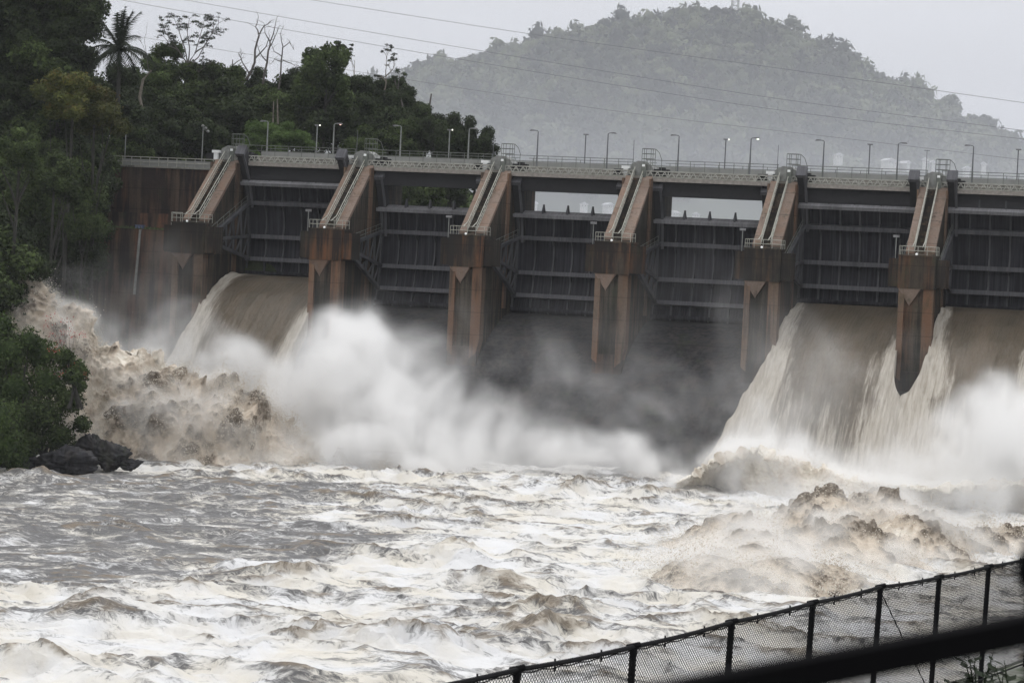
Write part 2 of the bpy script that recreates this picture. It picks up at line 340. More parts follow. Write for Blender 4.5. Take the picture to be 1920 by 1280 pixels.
# ------------------------------------------------------------------ radial gates
RG_ = 14.4; HW = 6.5
def arc(phi, r): return (r*math.cos(phi), r*math.sin(phi))
PH = [math.radians(x) for x in (20.3, 8.4, -8.4, -19.6)]; PB = math.radians(-26.8)
def mk_gate():
    r = thing('radial_gate', (0, 0, 0), 'x', 'gate')
    n = 26; m = MB(); A = np.linspace(PB, PH[0], n)
    pl = [arc(a, RG_) for a in A]+[arc(a, RG_-.08) for a in A[::-1]]
    for k in range(n-1): m.prism([arc(A[k], RG_), arc(A[k+1], RG_), arc(A[k+1], RG_-.08), arc(A[k], RG_-.08)], 'x', -HW, HW)
    link('skin_plate', m, M_GATE, r)
    for k, a in enumerate(PH):
        m = MB(); d = np.array(arc(a, 1)); t = np.array([-d[1], d[0]])
        gd = 1.06 if k else 1.75; fh = .24 if k else .2
        def q(rr, h): p = d*rr+t*h; return (p[0], p[1])
        m.prism([q(RG_-.09, -.05), q(RG_-.09, .05), q(RG_-gd+.01, .05), q(RG_-gd+.01, -.05)], 'x', -HW+.02, HW-.02)
        m.prism([q(RG_-gd, -fh), q(RG_-gd, fh), q(RG_-gd-.08, fh), q(RG_-gd-.08, -fh)], 'x', -HW+.01, HW-.01)
        link('girder', m, M_GIRD if k else M_GTOP, r)
    d = arc(PB, 1); m = MB(); m.prism([(d[0]*(RG_-.1), d[1]*(RG_-.1)+.02), (d[0]*(RG_-.1), d[1]*(RG_-.1)+.3), (d[0]*(RG_-.55), d[1]*(RG_-.55)+.4), (d[0]*(RG_-.5), d[1]*(RG_-.5)+.1)], 'x', -HW+.03, HW-.03); link('bottom_lip', m, M_GATE, r)
    for x in np.linspace(-HW+.06, HW-.06, 7):
        m = MB(); segs = list(zip([PB]+PH[::-1][:-1], PH[::-1]))
        for s, (a0, a1) in enumerate(segs):
            aa = np.linspace(a0, a1, 5); dep = [.75, .34, .26, .34, .95] if s else [.3, .3, .35, .5, .8]
            pl = [arc(a, RG_-.09) for a in aa]+[arc(a, RG_-.09-q) for a, q in list(zip(aa, dep))[::-1]]
            m.prism(pl, 'x', x-.09, x+.09)
        link('rib', m, M_ARM, r)
    for s in (-1, 1):
        aa = np.linspace(math.radians(6), math.radians(35.5), 9); m = MB()
        x0, x1 = (s*HW-s*.95, s*HW) if s > 0 else (-HW, -HW+.95)
        for k in range(8): m.prism([arc(aa[k], RG_+.12), arc(aa[k+1], RG_+.12), arc(aa[k+1], RG_-1.0), arc(aa[k], RG_-1.0)], 'x', x0, x1)
        e1 = link('side_post', m, M_BEAM, r)
        m = MB(); t = aa[-1]
        m.prism([arc(t, RG_+.2), arc(t+.03, RG_+.2), arc(t+.03, RG_-1.15), arc(t, RG_-1.15)], 'x', x0-.08, x1+.08)
        for k in range(8): m.prism([arc(aa[k], RG_-1.0), arc(aa[k+1], RG_-1.0), arc(aa[k+1], RG_-1.16), arc(aa[k], RG_-1.16)], 'x', x1-.24 if s < 0 else x1-.2, x1+.02 if s < 0 else x1-.0)
        link('flange', m, M_GIRD, e1)
    for x in (-3.25, -.45, 2.4):
        c = arc(PH[0], RG_-.55); m = MB(); m.prism([(c[0]-.5, c[1]-.2), (c[0]+.3, c[1]+.15), (c[0]+.02, c[1]+.95), (c[0]-.16, c[1]+.92)], 'x', x-.09, x+.09)
        m.prism([(x-.28, c[1]-.1), (x+.28, c[1]-.1), (x+.1, c[1]+.8), (x-.1, c[1]+.8)], 'y', c[0]-.12, c[0]-.04); link('lifting_lug', m, M_ARM, r)
    for s in (-1, 1):
        m = MB(); x = s*(HW-.45); ends = [arc(PH[1], RG_-1.05), arc(PH[2], RG_-1.05), arc(PH[3], RG_-1.05)]
        def P(p, xx=x): return (xx, p[0], p[1])
        for k, e_ in enumerate(ends): m.bar((x, .0, 0), P(e_), .35, .42 if k != 1 else .3, up=(1, 0, 0))
        L = lambda e_, t: (e_[0]*t, e_[1]*t)
        for t0, t1 in ((.3, .45), (.5, .62), (.68, .8), (.85, .97)):
            for a_, b_ in ((0, 1), (1, 2)):
                m.bar(P(L(ends[a_], t1)), P(L(ends[b_], t1)), .2, .2, up=(1, 0, 0)); m.bar(P(L(ends[a_], t1)), P(L(ends[b_], t0)), .16, .16, up=(1, 0, 0))
        m.bar(P(arc(PH[1], RG_-1.0)), P(arc(PH[0], RG_-1.2)), .3, .3, up=(1, 0, 0))
        m.prism([(-.1, -.45), (.9, -.5), (1.1, 0), (.9, .5), (-.1, .45)], 'x', x-.3, x+.3)
        ar = link('arm', m, M_ARM, r)
        m = MB(); e_ = ends[0]
        for h in (.5, .95): m.tube([P((e_[0]*.12, e_[1]*.12+h)), P((e_[0]*.96, e_[1]*.96+h))], .03, 4)
        for t in np.linspace(.12, .96, 7): m.tube([P((e_[0]*t, e_[1]*t)), P((e_[0]*t, e_[1]*t+.95))], .03, 4)
        link('handrail', m, M_RAILD, ar)
    return r
g0 = mk_gate()
GL = ['leftmost raised radial gate with brown water arching out below', 'lowered radial gate with green trees showing above it', 'lowered radial gate under the left see-through gap, mist at its foot',
      'lowered radial gate under the right see-through gap', 'raised radial gate above the wide fall, between pier and dark boxes', 'raised radial gate cut by the right edge of the picture', 'raised radial gate beyond the right edge']
for i in range(7):
    p = g0 if i == 0 else copy_tree(g0); p.location = (BAY*(i+.5), -12.8, 22.0)
    p.rotation_euler = (.2 if i in (0, 4, 6) else .215 if i == 5 else 0, 0, 0)
    tag(p, GL[i], 'gate', 'steel radial gates of the dam')

# ------------------------------------------------------------------ bridge spans
def mk_span():
    r = thing('bridge_span', (0, 0, 0), 'x', 'bridge span'); L = BAY-.02
    m = MB(); m.box(1.5, L-1.5, -1.5, -.7, 29.15, 30.7); m.box(1.5, L-1.5, 5.5, 6.2, 29.3, 30.9); link('beam', m, M_BEAM, r)
    link('deck_slab', MB().box(0.01, L, -1.3, 8.4, 30.92, 31.35), M_DECK, r)
    link('roadway', MB().box(0.01, L, .2, 8.1, 31.36, 31.85), M_DECK, r)
    link('fascia', MB().box(.9, L-.9, -2.3, -1.52, 30.72, 31.12), M_PINK, r)
    m = MB(); m.box(.6, L-.6, -2.25, -1.4, 31.78, 31.9)
    m.bar((.7, -2.2, 31.5), (L-.7, -2.2, 31.5), .07)
    n = 18; w = (L-1.6)/n
    for k in range(n):
        x = .8+k*w; m.bar((x, -2.2, 31.12), (x+w/2, -2.2, 31.8), .08, .1); m.bar((x+w/2, -2.2, 31.8), (x+w, -2.2, 31.12), .08, .1)
    for k in range(7): x = .8+k*(L-1.6)/6; m.bar((x, -2.25, 30.8), (x, -2.25, 31.85), .09)
    link('walkway_truss', m, M_TRUSS, r)
    link('walkway_deck', MB().box(.7, L-.7, -2.1, -1.35, 31.13, 31.3), M_RAIL, r)
    m = MB(); n = 9
    for z in (32.45, 33.05): m.tube([(.7, -2.2, z), (L-.7, -2.2, z)], .035, 5)
    for k in range(n+1): x = .8+k*(L-1.6)/n; m.tube([(x, -2.2, 31.9), (x, -2.2, 33.05)], .035, 5)
    link('handrail', m, M_RAILD, r)
    link('parapet', MB().box(.005, L+.005, 8.11, 8.4, 31.36, 32.75), M_PARA, r)
    m = MB(); 
    for z in (32.2, 32.6): m.tube([(.5, 8.6, z+.55), (L-.5, 8.6, z+.55)], .03, 4)
    for k in range(6): x = 1+k*2.8; m.tube([(x, 8.6, 31.4), (x, 8.6, 33.15)], .03, 4)
    link('far_rail', m, M_RAILD, r)
    return r
M_PINK = flat('pinkish_steel', (.22, .20, .18), .7); M_TRUSS = flat('pale_truss_paint', (.30, .30, .27), .6); M_PARA = flat('grey_parapet_concrete', (.22, .225, .215), .8, var=.12, sc=.7)
s0 = mk_span()
SL = ['bridge span in front of the grassy bank at the far left', 'bridge span in front of the dark trees', 'bridge span over the left see-through gap', 'bridge span over the right see-through gap',
      'bridge span behind the raised gate over the wide fall', 'bridge span running out of the right edge of the picture', 'bridge span beyond the right edge']
for i in range(7):
    p = s0 if i == 0 else copy_tree(s0); p.location = (BAY*i, 0, 0); tag(p, SL[i], 'bridge span', 'bridge spans on the dam')

# ------------------------------------------------------------------ abutment wall, left
M_ABUT = concrete('abutment_concrete', (.098, .068, .050), (.015, .013, .013), (.14, .058, .034), .6, .8, .8)
M_GRASSL = flat('ledge_grass', (.06, .085, .03), .9, var=.5)
aw = thing('abutment_wall', (0, 0, 0), 'brown stained abutment wall left of the dam with a railing along its top', 'wall')
link('upper_wall', MB().prism([(-3, 24.2), (-3, 30.0), (6, 30.0), (6, 24.2)], 'x', -24, -1.46), M_ABUT, aw)
link('middle_wall', MB().prism([(-5.6, 22.9), (-5.6, 24.75), (6, 24.75), (6, 22.9)], 'x', -22, -1.47), M_ABUT, aw)
link('lower_wall', MB().prism([(-9.0, -1), (-8.2, 22.9), (6, 22.9), (6, -1)], 'x', -22, -1.48), M_ABUT, aw)
link('coping', MB().box(-24, -1.47, -3.25, -2.2, 30.0, 30.2), M_DECK, aw)
m = MB()
for z in (30.65, 31.2): m.tube([(-14, -3.1, z), (-1.2, -3.1, z)], .045, 5)
for k in range(12): x = -13.8+k*1.12; m.tube([(x, -3.1, 30.2), (x, -3.1, 31.2)], .045, 5)
link('railing', m, M_RAIL, aw)
link('kerb_panel', MB().box(-13.9, -1.5, -2.9, -2.75, 30.2, 30.95), M_PARA, aw)
rgv = np.random.default_rng(5); m = MB()
for k in range(900):
    x = rgv.uniform(-20, -2); y = rgv.uniform(-8.2, -5.7); h = rgv.uniform(.1, .4); a = rgv.uniform(0, 6)
    m.add([(x-.08*math.cos(a), y-.08*math.sin(a), 22.9), (x+.08*math.cos(a), y+.08*math.sin(a), 22.9), (x+rgv.uniform(-.1, .1), y, 22.9+h)], [(0, 1, 2)])
tag(link('ledge_grass', m, M_GRASSL, fix=False), kind='stuff')
pp = thing('drain_pipe', (0, 0, 0), 'thin white drain pipe running down the lower abutment wall', 'pipe')
a = atY(262, 428, -8.6); m = MB(); m.tube([(a[0], -8.0, 22.7), (a[0], -8.45, 22.8), (a[0]-.1, -9.1, 15.5)], .16, 8); link('pipe', m, M_MACH, pp)
bx = thing('blue_crate', (0, 0, 0), 'small blue-grey crate lying on the grassy ledge of the abutment wall', 'crate')
a = atY(264, 427, -7.5); m = MB(); m.box(a[0]-.55, a[0]+.35, -7.8, -7.2, 22.95, 23.3); m.box(a[0]-.6, a[0]+.4, -7.85, -7.15, 23.3, 23.36); link('box', m, flat('blue_plastic', (.10, .13, .22), .5), bx)
gr = thing('guard_rail', (0, 0, 0), 'pale pipe guard rail beside the foot of the leftmost stair', 'guard rail')
m = MB(); a = atY(322, 398, -12.5)
for z in (a[2], a[2]-.55): m.tube([(a[0], -12.5, z), (a[0]+1.3, -12.5, z)], .04, 5)
for x in (0, 1.3): m.tube([(a[0]+x, -12.5, 22.9), (a[0]+x, -12.5, a[2])], .04, 5)
link('pipe', m, M_RAIL, gr)
link('footing', MB().box(a[0]-.5, -2.96+.0, -12.8, -9.1, 20.5, 22.9), M_HEAD, gr)

# ------------------------------------------------------------------ lamps on the bridge
M_POLE = flat('grey_lamp_pole', (.10, .105, .11), .5); M_POLEP = flat('pale_lamp_pole', (.19, .20, .19), .5)
M_LIT = lampmat('lit_lamp', (1, .95, .80), 1.1); M_LITG = lampmat('lit_greenish_lamp', (.93, 1, .72), 4.)
M_LITP = lampmat('lit_pink_lamp', (1, .55, .42), .9); M_OFF = flat('lamp_housing', (.16, .16, .165), .4)
def lamp(x, y, z0, z1, d, lit, label, pole=None, w=.75, grp='street lamps along the bridge'):
    r = thing('street_lamp', (x, y, z0), label, 'street lamp', grp)
    h = z1-z0; m = MB(); m.tube([(0, 0, 0), (0, 0, h*.5), (0, 0, h-.12)], [.10, .085, .06], 7); m.tube([(0, 0, h-.14), (d*.1, 0, h-.03), (d*w*.6, 0, h+.02)], .05, 6); m.box(-.16, .16, -.16, .16, 0, .12); link('pole', m, pole or M_POLE, r)
    m = MB(); m.prism([(d*w*.5, h-.06), (d*w*.55, h+.07), (d*w*1.1, h+.09), (d*(w+.25), h-.02), (d*(w+.2), h-.09)], 'y', -.13, .13); hd = link('lamp_head', m, M_OFF, r)
    if lit: m = MB(); m.sphere((d*(w+.02), -.02, h-.1), (.12, .11, .09)); link('bulb', m, lit, hd)
    return r
NB = ['farthest left arm lamp, standing before pale green bushes', 'arm lamp with pinkish light before the dark trees', 'pale arm lamp pole before the trees left of the tree line end', 'arm lamp pole before the last dark tree on the right of the grove',
      'unlit arm lamp bending left, first one clear of the trees', 'unlit arm lamp bending right, left of the middle pier', 'unlit arm lamp bending left, just right of the middle pier', 'arm lamp with a glowing greenish-white light bending right',
      'unlit arm lamp bending left above the fifth bay', 'unlit arm lamp bending right before the white houses', 'unlit arm lamp bending left near the right edge of the picture']
for k in range(11):
    lamp(1.9+8.18*k, 5, 31.85, 36.2, 1 if k % 2 else -1, {1: M_LITP, 7: M_LITG}.get(k), NB[k], M_POLEP if k < 4 else None)
NS = ['small lit lamp on a pale pole before the trees', 'small lit lamp near the tree line end', 'small unlit lamp on a thin pole above the third bay', 'small lit lamp whose pole hides behind the far parapet', 'small double-headed lamp above the fifth bay', 'small double-headed lamp at the right edge']
for k in range(6):
    x = 6.5+16.33*k; lt = {0: M_LIT, 1: M_LIT, 3: M_LIT}.get(k)
    r = thing('short_lamp', (x, 9.2, 31.0), NS[k], 'street lamp', 'small lamps on the far side of the bridge'); m = MB(); m.tube([(0, 0, 0), (0, 0, 5.1)], .07, 6); link('pole', m, M_POLEP if k < 2 else M_POLE, r)
    m = MB(); m.prism([(-.25, 5.05), (-.3, 5.2), (.3, 5.2), (.35, 5.05)], 'y', -.12, .12); hd = link('lamp_head', m, M_OFF, r)
    if lt: m = MB(); m.sphere((.33, -.05, 5.12), .10); link('bulb', m, lt, hd)
NT_ = ['thin bare pole on the pier left of the first raised gate', 'thin bare pole above the second pier', 'thin bare pole above the third pier', 'thin bare pole above the middle pier', 'thin bare pole above the pier with the round cage', 'thin pole with crossbar above the right-hand pier']
for k in range(1, 6):
    r = thing('thin_pole', (BAY*k-1.1, -.9, 31.3), NT_[k], 'pole', 'thin poles on the piers'); m = MB(); m.tube([(0, 0, 0), (0, 0, 3.95)], [.045, .03], 5)
    if k == 5: m.bar((-.3, 0, 3.9), (.3, 0, 3.9), .06)
    link('shaft', m, M_POLE, r)
for nm, xx, yy, Y, hd_, lb in (('cluster_lamp', 381, 238, -1.5, 3, 'pole with a cluster of floodlights on the abutment before dark trees'), ('bare_pole', 236, 250, -1.0, 0, 'thin bare pole standing in the bushes left of the abutment railing')):
    a = atY(xx, yy, Y); r = thing(nm, (a[0], Y, 29.9), lb, 'pole'); h = a[2]-29.9; m = MB(); m.tube([(0, 0, 0), (0, 0, h)], .06, 6); link('pole', m, M_POLEP, r)
    for k in range(hd_):
        m = MB(); m.sphere(((0, .65, .35)[k], -.1, h+(.1, -.5, -.15)[k]), (.2, .14, .16)); m.bar((0, 0, h-.3), ((0, .65, .35)[k], 0, h+(.1, -.5, -.15)[k]), .05); link('lamp_head', m, M_MACH, r)
PO = ['floodlight pole on the head of the second pier', 'floodlight pole on the head of the third pier', 'floodlight pole on the head of the middle pier', 'floodlight pole on the head of the pier with the round cage', 'floodlight pole on the head of the right-hand pier']
for k in range(1, 6):
    r = thing('floodlight_pole', (BAY*k-2.4, -12.4, 23.5), PO[k-1], 'floodlight', 'floodlight poles on the pier heads'); m = MB(); m.tube([(0, 0, 0), (0, 0, 2.3)], .05, 6); link('pole', m, M_POLEP, r)
    m = MB(); m.box(-.3, .3, -.18, .18, 2.15, 2.4); link('lamp_head', m, M_OFF, r)
# ------------------------------------------------------------------ left bank / shorelines (used by water, terrain and trees)
def shore(Y):          # x of the left shoreline
    return np.interp(Y, [-400, -200, -110, -75, -62, -55, -45, -30, 0], [-30, -20, -8, 0, 5, 4, -3, -7, -8])
def h_left(X, Y):
    X = np.asarray(X, float); Y = np.asarray(Y, float)
    s = shore(Y)-X
    d = np.where(s > 0, 25*(1-np.exp(-s/7.))+.42*np.maximum(s-8, 0), s*.9)            # downstream bank
    sr = np.interp(Y, [0, 12, 25, 60, 110, 160, 300], [-12, -8, 12, 12, 2, -30, -80])-X
    u = np.where(sr > 0, 27+4*(1-np.exp(-sr/8.))+.05*np.maximum(sr-16, 0)+.45*np.maximum(sr-62, 0), 25+sr*.3)   # peninsula behind the dam
    w = sstep(-6, 2, Y)
    h = d*(1-w)+np.maximum(u, -5)*w
    keep = sstep(-26, -20, X)*sstep(-12, -9, Y)                                         # keep the hill behind the abutment wall
    h = np.where((keep > 0) & (Y < 5), h*(1-keep)+np.minimum(h, 22)*keep, h)
    h += (fbm(V3(X*.12, Y*.12), 4, 3)-.5)*2.2*sstep(0, 6, s if np.ndim(s) else s)*(Y < 0) + (fbm(V3(X*.1, Y*.1), 3, 5)-.5)*3*(Y >= 3)
    return h

# ------------------------------------------------------------------ river surface
def axis(segs):
    out = []
    for a, b, st in segs: out.append(np.arange(a, b, st))
    out.append([segs[-1][1]]); return np.concatenate(out)
ax = axis([(-260, -60, 20), (-60, -8, 2.), (-8, 112, .26), (112, 150, 2.), (150, 400, 25)])
ay = axis([(-420, -180, 12), (-180, -130, .22), (-130, -60, .28), (-60, -14, .4)])
WX, WY = np.meshgrid(ax, ay, indexing='ij')
def ploy(X, Y, P):      # signed distance-ish to polygon (positive inside)
    P = np.array(P, float); ins = np.zeros(X.shape, bool); dmin = np.full(X.shape, 1e9)
    for k in range(len(P)):
        a, b = P[k], P[(k+1) % len(P)]
        c = ((a[1] > Y) != (b[1] > Y)) & (X < (b[0]-a[0])*(Y-a[1])/(b[1]-a[1]+1e-12)+a[0]); ins ^= c
        ab = b-a; t = np.clip(((X-a[0])*ab[0]+(Y-a[1])*ab[1])/(ab@ab), 0, 1)
        dmin = np.minimum(dmin, np.hypot(X-a[0]-t*ab[0], Y-a[1]-t*ab[1]))
    return np.where(ins, dmin, -dmin)
GREY = [tuple(atZ(x, y, 0)[:2]) for x, y in ((-300, 880), (0, 885), (330, 890), (700, 905), (780, 935), (560, 965), (700, 1010), (620, 1060), (420, 1075), (330, 1110), (60, 1120), (-300, 1130))]
GREY2 = [tuple(atZ(x, y, 0)[:2]) for x, y in ((640, 1030), (860, 1035), (900, 1070), (700, 1085))]
def river_fields(X, Y):
    # streaks follow the current, which runs down-stream and to the left of the picture
    fl = V3(X*.9+Y*.42, -X*.42+Y*.9)
    wx = fbm(V3(X*.09, Y*.09, 1), 3, 1)-.5; wy = fbm(V3(X*.09, Y*.09, 5), 3, 8)-.5
    p = V3(X+wx*9, Y+wy*9, 0)
    g = sstep(-3, 4, ploy(X+wx*16, Y+wy*20, GREY))
    rapid = fbm(V3(X*.045, Y*.045, 3), 2, 44)
    b1 = ridged(p*[.085, .15, 1], 2, 2); b2 = ridged(p*[.15, .30, 1]+[4, 7, 2], 3, 12, .5); b3 = ridged(p*[.42, .8, 1], 3, 22, .55); b4 = fbm(p*[1.4, 2.2, 1], 3, 31)
    hump = np.maximum(b1-.55, 0)**1.2*1.6
    A = .45+.72*rapid
    z = (hump*1.0+np.maximum(b2-.45, -.25)*1.9+(b3-.5)*.62+(b4-.5)*.22)*A*(1-.6*g)
    hill_ = np.zeros(X.shape)
    # standing waves by pixel-picked places in the rapids
    for (px, py, hh, rx, ry) in WAVES:
        c = atZ(px, py, 0); dx = (X-c[0])*_R0[0]+(Y-c[1])*_R0[1]; dy = (X-c[0])*_F0[0]+(Y-c[1])*_F0[1]
        wob = (fbm(V3(X*.35, Y*.35, 7), 3, 60)-.5)*2.4
        q = np.exp(-((dx+wob)/rx)**2)*np.exp(-((dy+wob*1.3)/np.where(dy > 0, ry*1.8, ry))**2); z = z+hh*.6*q*(.55+1.1*b3+.5*(b4-.5)); hill_ = hill_+q*min(1, hh)
    foam = 1.04-.80*g-(b2-.45)*.9*(1-g)+(fbm(p*[.5, .8, 1], 4, 70)-.5)*.9
    crest = (b2-.42)*1.5+(b3-.5)*1.6+hill_*.42+(rapid-.5)*.6-g*.12
    return z, foam, g, crest
WAVES = [(850, 1062, 1.5, 3.4, 1.8), (640, 1045, 1.0, 5, 2), (510, 1105, 1.3, 3.2, 2.2), (720, 1235, 1.5, 3.5, 1.6), (570, 1215, 1.0, 2.5, 1.4), (1030, 1175, 1.0, 3.0, 1.5), (1190, 885, 2.2, 5.0, 2.6), (1080, 935, 1.0, 3, 1.5),
         (660, 885, 1.7, 1.3, 1.4), (480, 1240, .7, 2, 1.3), (180, 1170, 1.3, 2.6, 1.6), (120, 1255, .9, 3, 1.3), (930, 1110, .9, 3.2, 1.5), (1150, 1110, 1.0, 3.5, 1.8), (1050, 1215, .9, 4, 2),
         (870, 920, 1.0, 4, 1.6), (750, 905, 1.2, 3.4, 1.5), (230, 1000, .8, 3, 1.6), (1290, 1010, 1.0, 3.4, 1.8), (60, 905, 1.6, 3.2, 1.6), (190, 905, .8, 2, 1.2), (600, 940, .6, 4, 1.5), (1380, 1200, .9, 3.4, 1.6), (1150, 1250, .9, 3.4, 1.6), (20, 1130, .7, 2.5, 1.3)]
wz, wfoam, wgrey, wcr = river_fields(WX, WY)
fade = sstep(-20, -6, WX)*(1-sstep(112, 150, WX))*sstep(-200, -178, WY)
wz *= fade
wp = thing('x', (0, 0, 0), None, None) if False else None
gx = np.gradient(wz, axis=0)/np.gradient(ax)[:, None]; gy = np.gradient(wz, axis=1)/np.gradient(ay)[None, :]
face = -(gy*_F0[1]+gx*_F0[0])                                # slopes that fall toward the camera
# brown shows where the water is heaped up and thin on the steep sides of the waves; foam lies on the flats
brown = .88*sstep(.68, 1.5, wcr+.7*np.maximum(face, -.1)+(fbm(V3(WX*.55, WY*.7, 4), 4, 90)-.5)*1.3)
# sideways pull gives the crests overhang
wxo = (fbm(V3(WX*.3, WY*.3, 2), 2, 101)-.5)*.8*fade; wyo = (fbm(V3(WX*.3, WY*.3, 9), 2, 111)-.5)*.8*fade-.4*np.maximum(wz, 0)*fade
river = npmesh('river', V3(WX+wxo, WY+wyo, wz).reshape(-1, 3), gridq(len(ax), len(ay)), {'foam': wfoam.ravel(), 'brown': brown.ravel(), 'grey': wgrey.ravel()})
def water_mat(name, kf=1., sheet=False):
    t = NT(name)
    if sheet: v = t.attr('flow', True)
    else: v = t.mapv(t.pos(), (1, 1, .6))
    wob = t.n('ShaderNodeTexNoise', None, Vector=v, Scale=.35, Detail=3).outputs['Color']
    vd = t.n('ShaderNodeVectorMath', dict(operation='MULTIPLY_ADD'), _0=wob, _1=(2.2, 2.2, 2.2), _2=v).outputs[0]
    n1 = t.noise(t.mapv(vd, (.35, .7, 1)), 1.2, 8, .66); n2 = t.noise(t.mapv(vd, (.75, 1.8, 1), (7, 3, 1)), 2.3, 7, .74, .5); n3 = t.noise(vd, .22, 4); n4 = t.noise(t.mapv(vd, (.16, .42, 1), (3, 1, 8)), 1., 4, .6, .4)
    lace = t.math('ABSOLUTE', t.math('SUBTRACT', t.noise(t.mapv(vd, (.4, .95, 1), (3, 9, 4)), 1.2, 6, .62, .8), .5))      # lacy foam lines
    fo = t.attr('foam'); br = t.attr('brown')
    f = t.math('ADD', t.math('SUBTRACT', fo, t.math('MULTIPLY', br, .5)), t.math('MULTIPLY', t.math('SUBTRACT', n1, .5), 1.9))
    f = t.math('ADD', f, t.math('MULTIPLY', t.math('SUBTRACT', n2, .5), 1.9))
    f = t.math('ADD', f, t.math('MULTIPLY', t.math('SUBTRACT', n4, .5), 1.5))
    f = t.math('ADD', f, t.math('MULTIPLY', t.mr(lace, 0, .05, 1, 0), .38))
    f = t.mr(f, .22, .85)
    brn = t.mr(t.math('ADD', br, t.math('MULTIPLY', t.math('SUBTRACT', n1, .5), 1.3)), .35, .85)
    water = t.mix(brn, (.165, .162, .162), (.235, .19, .14))
    water = t.mix(t.mr(n2, .35, .65), t.mix(1., water, (.66, .66, .66), 'MULTIPLY'), water)
    foamc = t.mix(t.mr(n3, .38, .62), (.74, .74, .745), (.715, .68, .61))
    foamc = t.mix(t.math('MULTIPLY', brn, .5), foamc, (.47, .405, .32))
    ff = t.math('MULTIPLY', f, t.mr(brn, 0, 1, 1., .72))
    c = t.mix(ff, water, foamc)
    b = t.n('ShaderNodeBsdfPrincipled', None, Base_Color=c, Roughness=t.mr(ff, 0, .5, .34, .85))
    b.inputs['IOR'].default_value = 1.33
    hh = t.math('ADD', t.math('ADD', n1, t.math('MULTIPLY', n2, .6)), t.math('MULTIPLY', ff, .25))
    t.set(b.inputs['Normal'], t.n('ShaderNodeBump', None, Height=hh, Distance=.35, Strength=.6).outputs[0])
    t.t.links.new(b.outputs[0], t.out.inputs['Surface']); return t.m
M_RIV = water_mat('foaming_river_water')
rv = struct('river', river, M_RIV)
del wxo, wyo, gx, gy

# ------------------------------------------------------------------ falling sheets under the raised gates
M_SHEET = None
def sheet_mat():
    t = NT('brown_falling_water'); v = t.attr('flow', True); fo = t.attr('foam')
    n1 = t.noise(t.mapv(v, (1.3, .09, 1)), 1., 6, .68, .25); n2 = t.noise(t.mapv(v, (3.4, .26, 1), (5, 5, 0)), 1., 6, .7, .35); n3 = t.noise(t.mapv(v, (.5, .1, 1)), 1., 3)
    f = t.mr(t.math('ADD', fo, t.math('ADD', t.math('MULTIPLY', t.math('SUBTRACT', n1, .5), 1.6), t.math('MULTIPLY', t.math('SUBTRACT', n2, .5), .9))), .45, .9)
    c = t.mix(t.mr(n3, .35, .65), (.085, .072, .052), (.13, .102, .072)); c = t.mix(t.mr(n2, .4, .7, 0, .5), c, (.17, .145, .115))
    c = t.mix(f, c, t.mix(t.mr(n2, .35, .6), (.30, .265, .215), (.47, .435, .38)))
    b = t.n('ShaderNodeBsdfPrincipled', None, Base_Color=c, Roughness=t.mr(f, 0, .4, .35, .85)); b.inputs['IOR'].default_value = 1.33
    t.set(b.inputs['Normal'], t.n('ShaderNodeBump', None, Height=t.math('ADD', n1, n2), Distance=.25, Strength=.6).outputs[0])
    t.t.links.new(b.outputs[0], t.out.inputs['Surface']); return t.m
M_SHEET = sheet_mat()
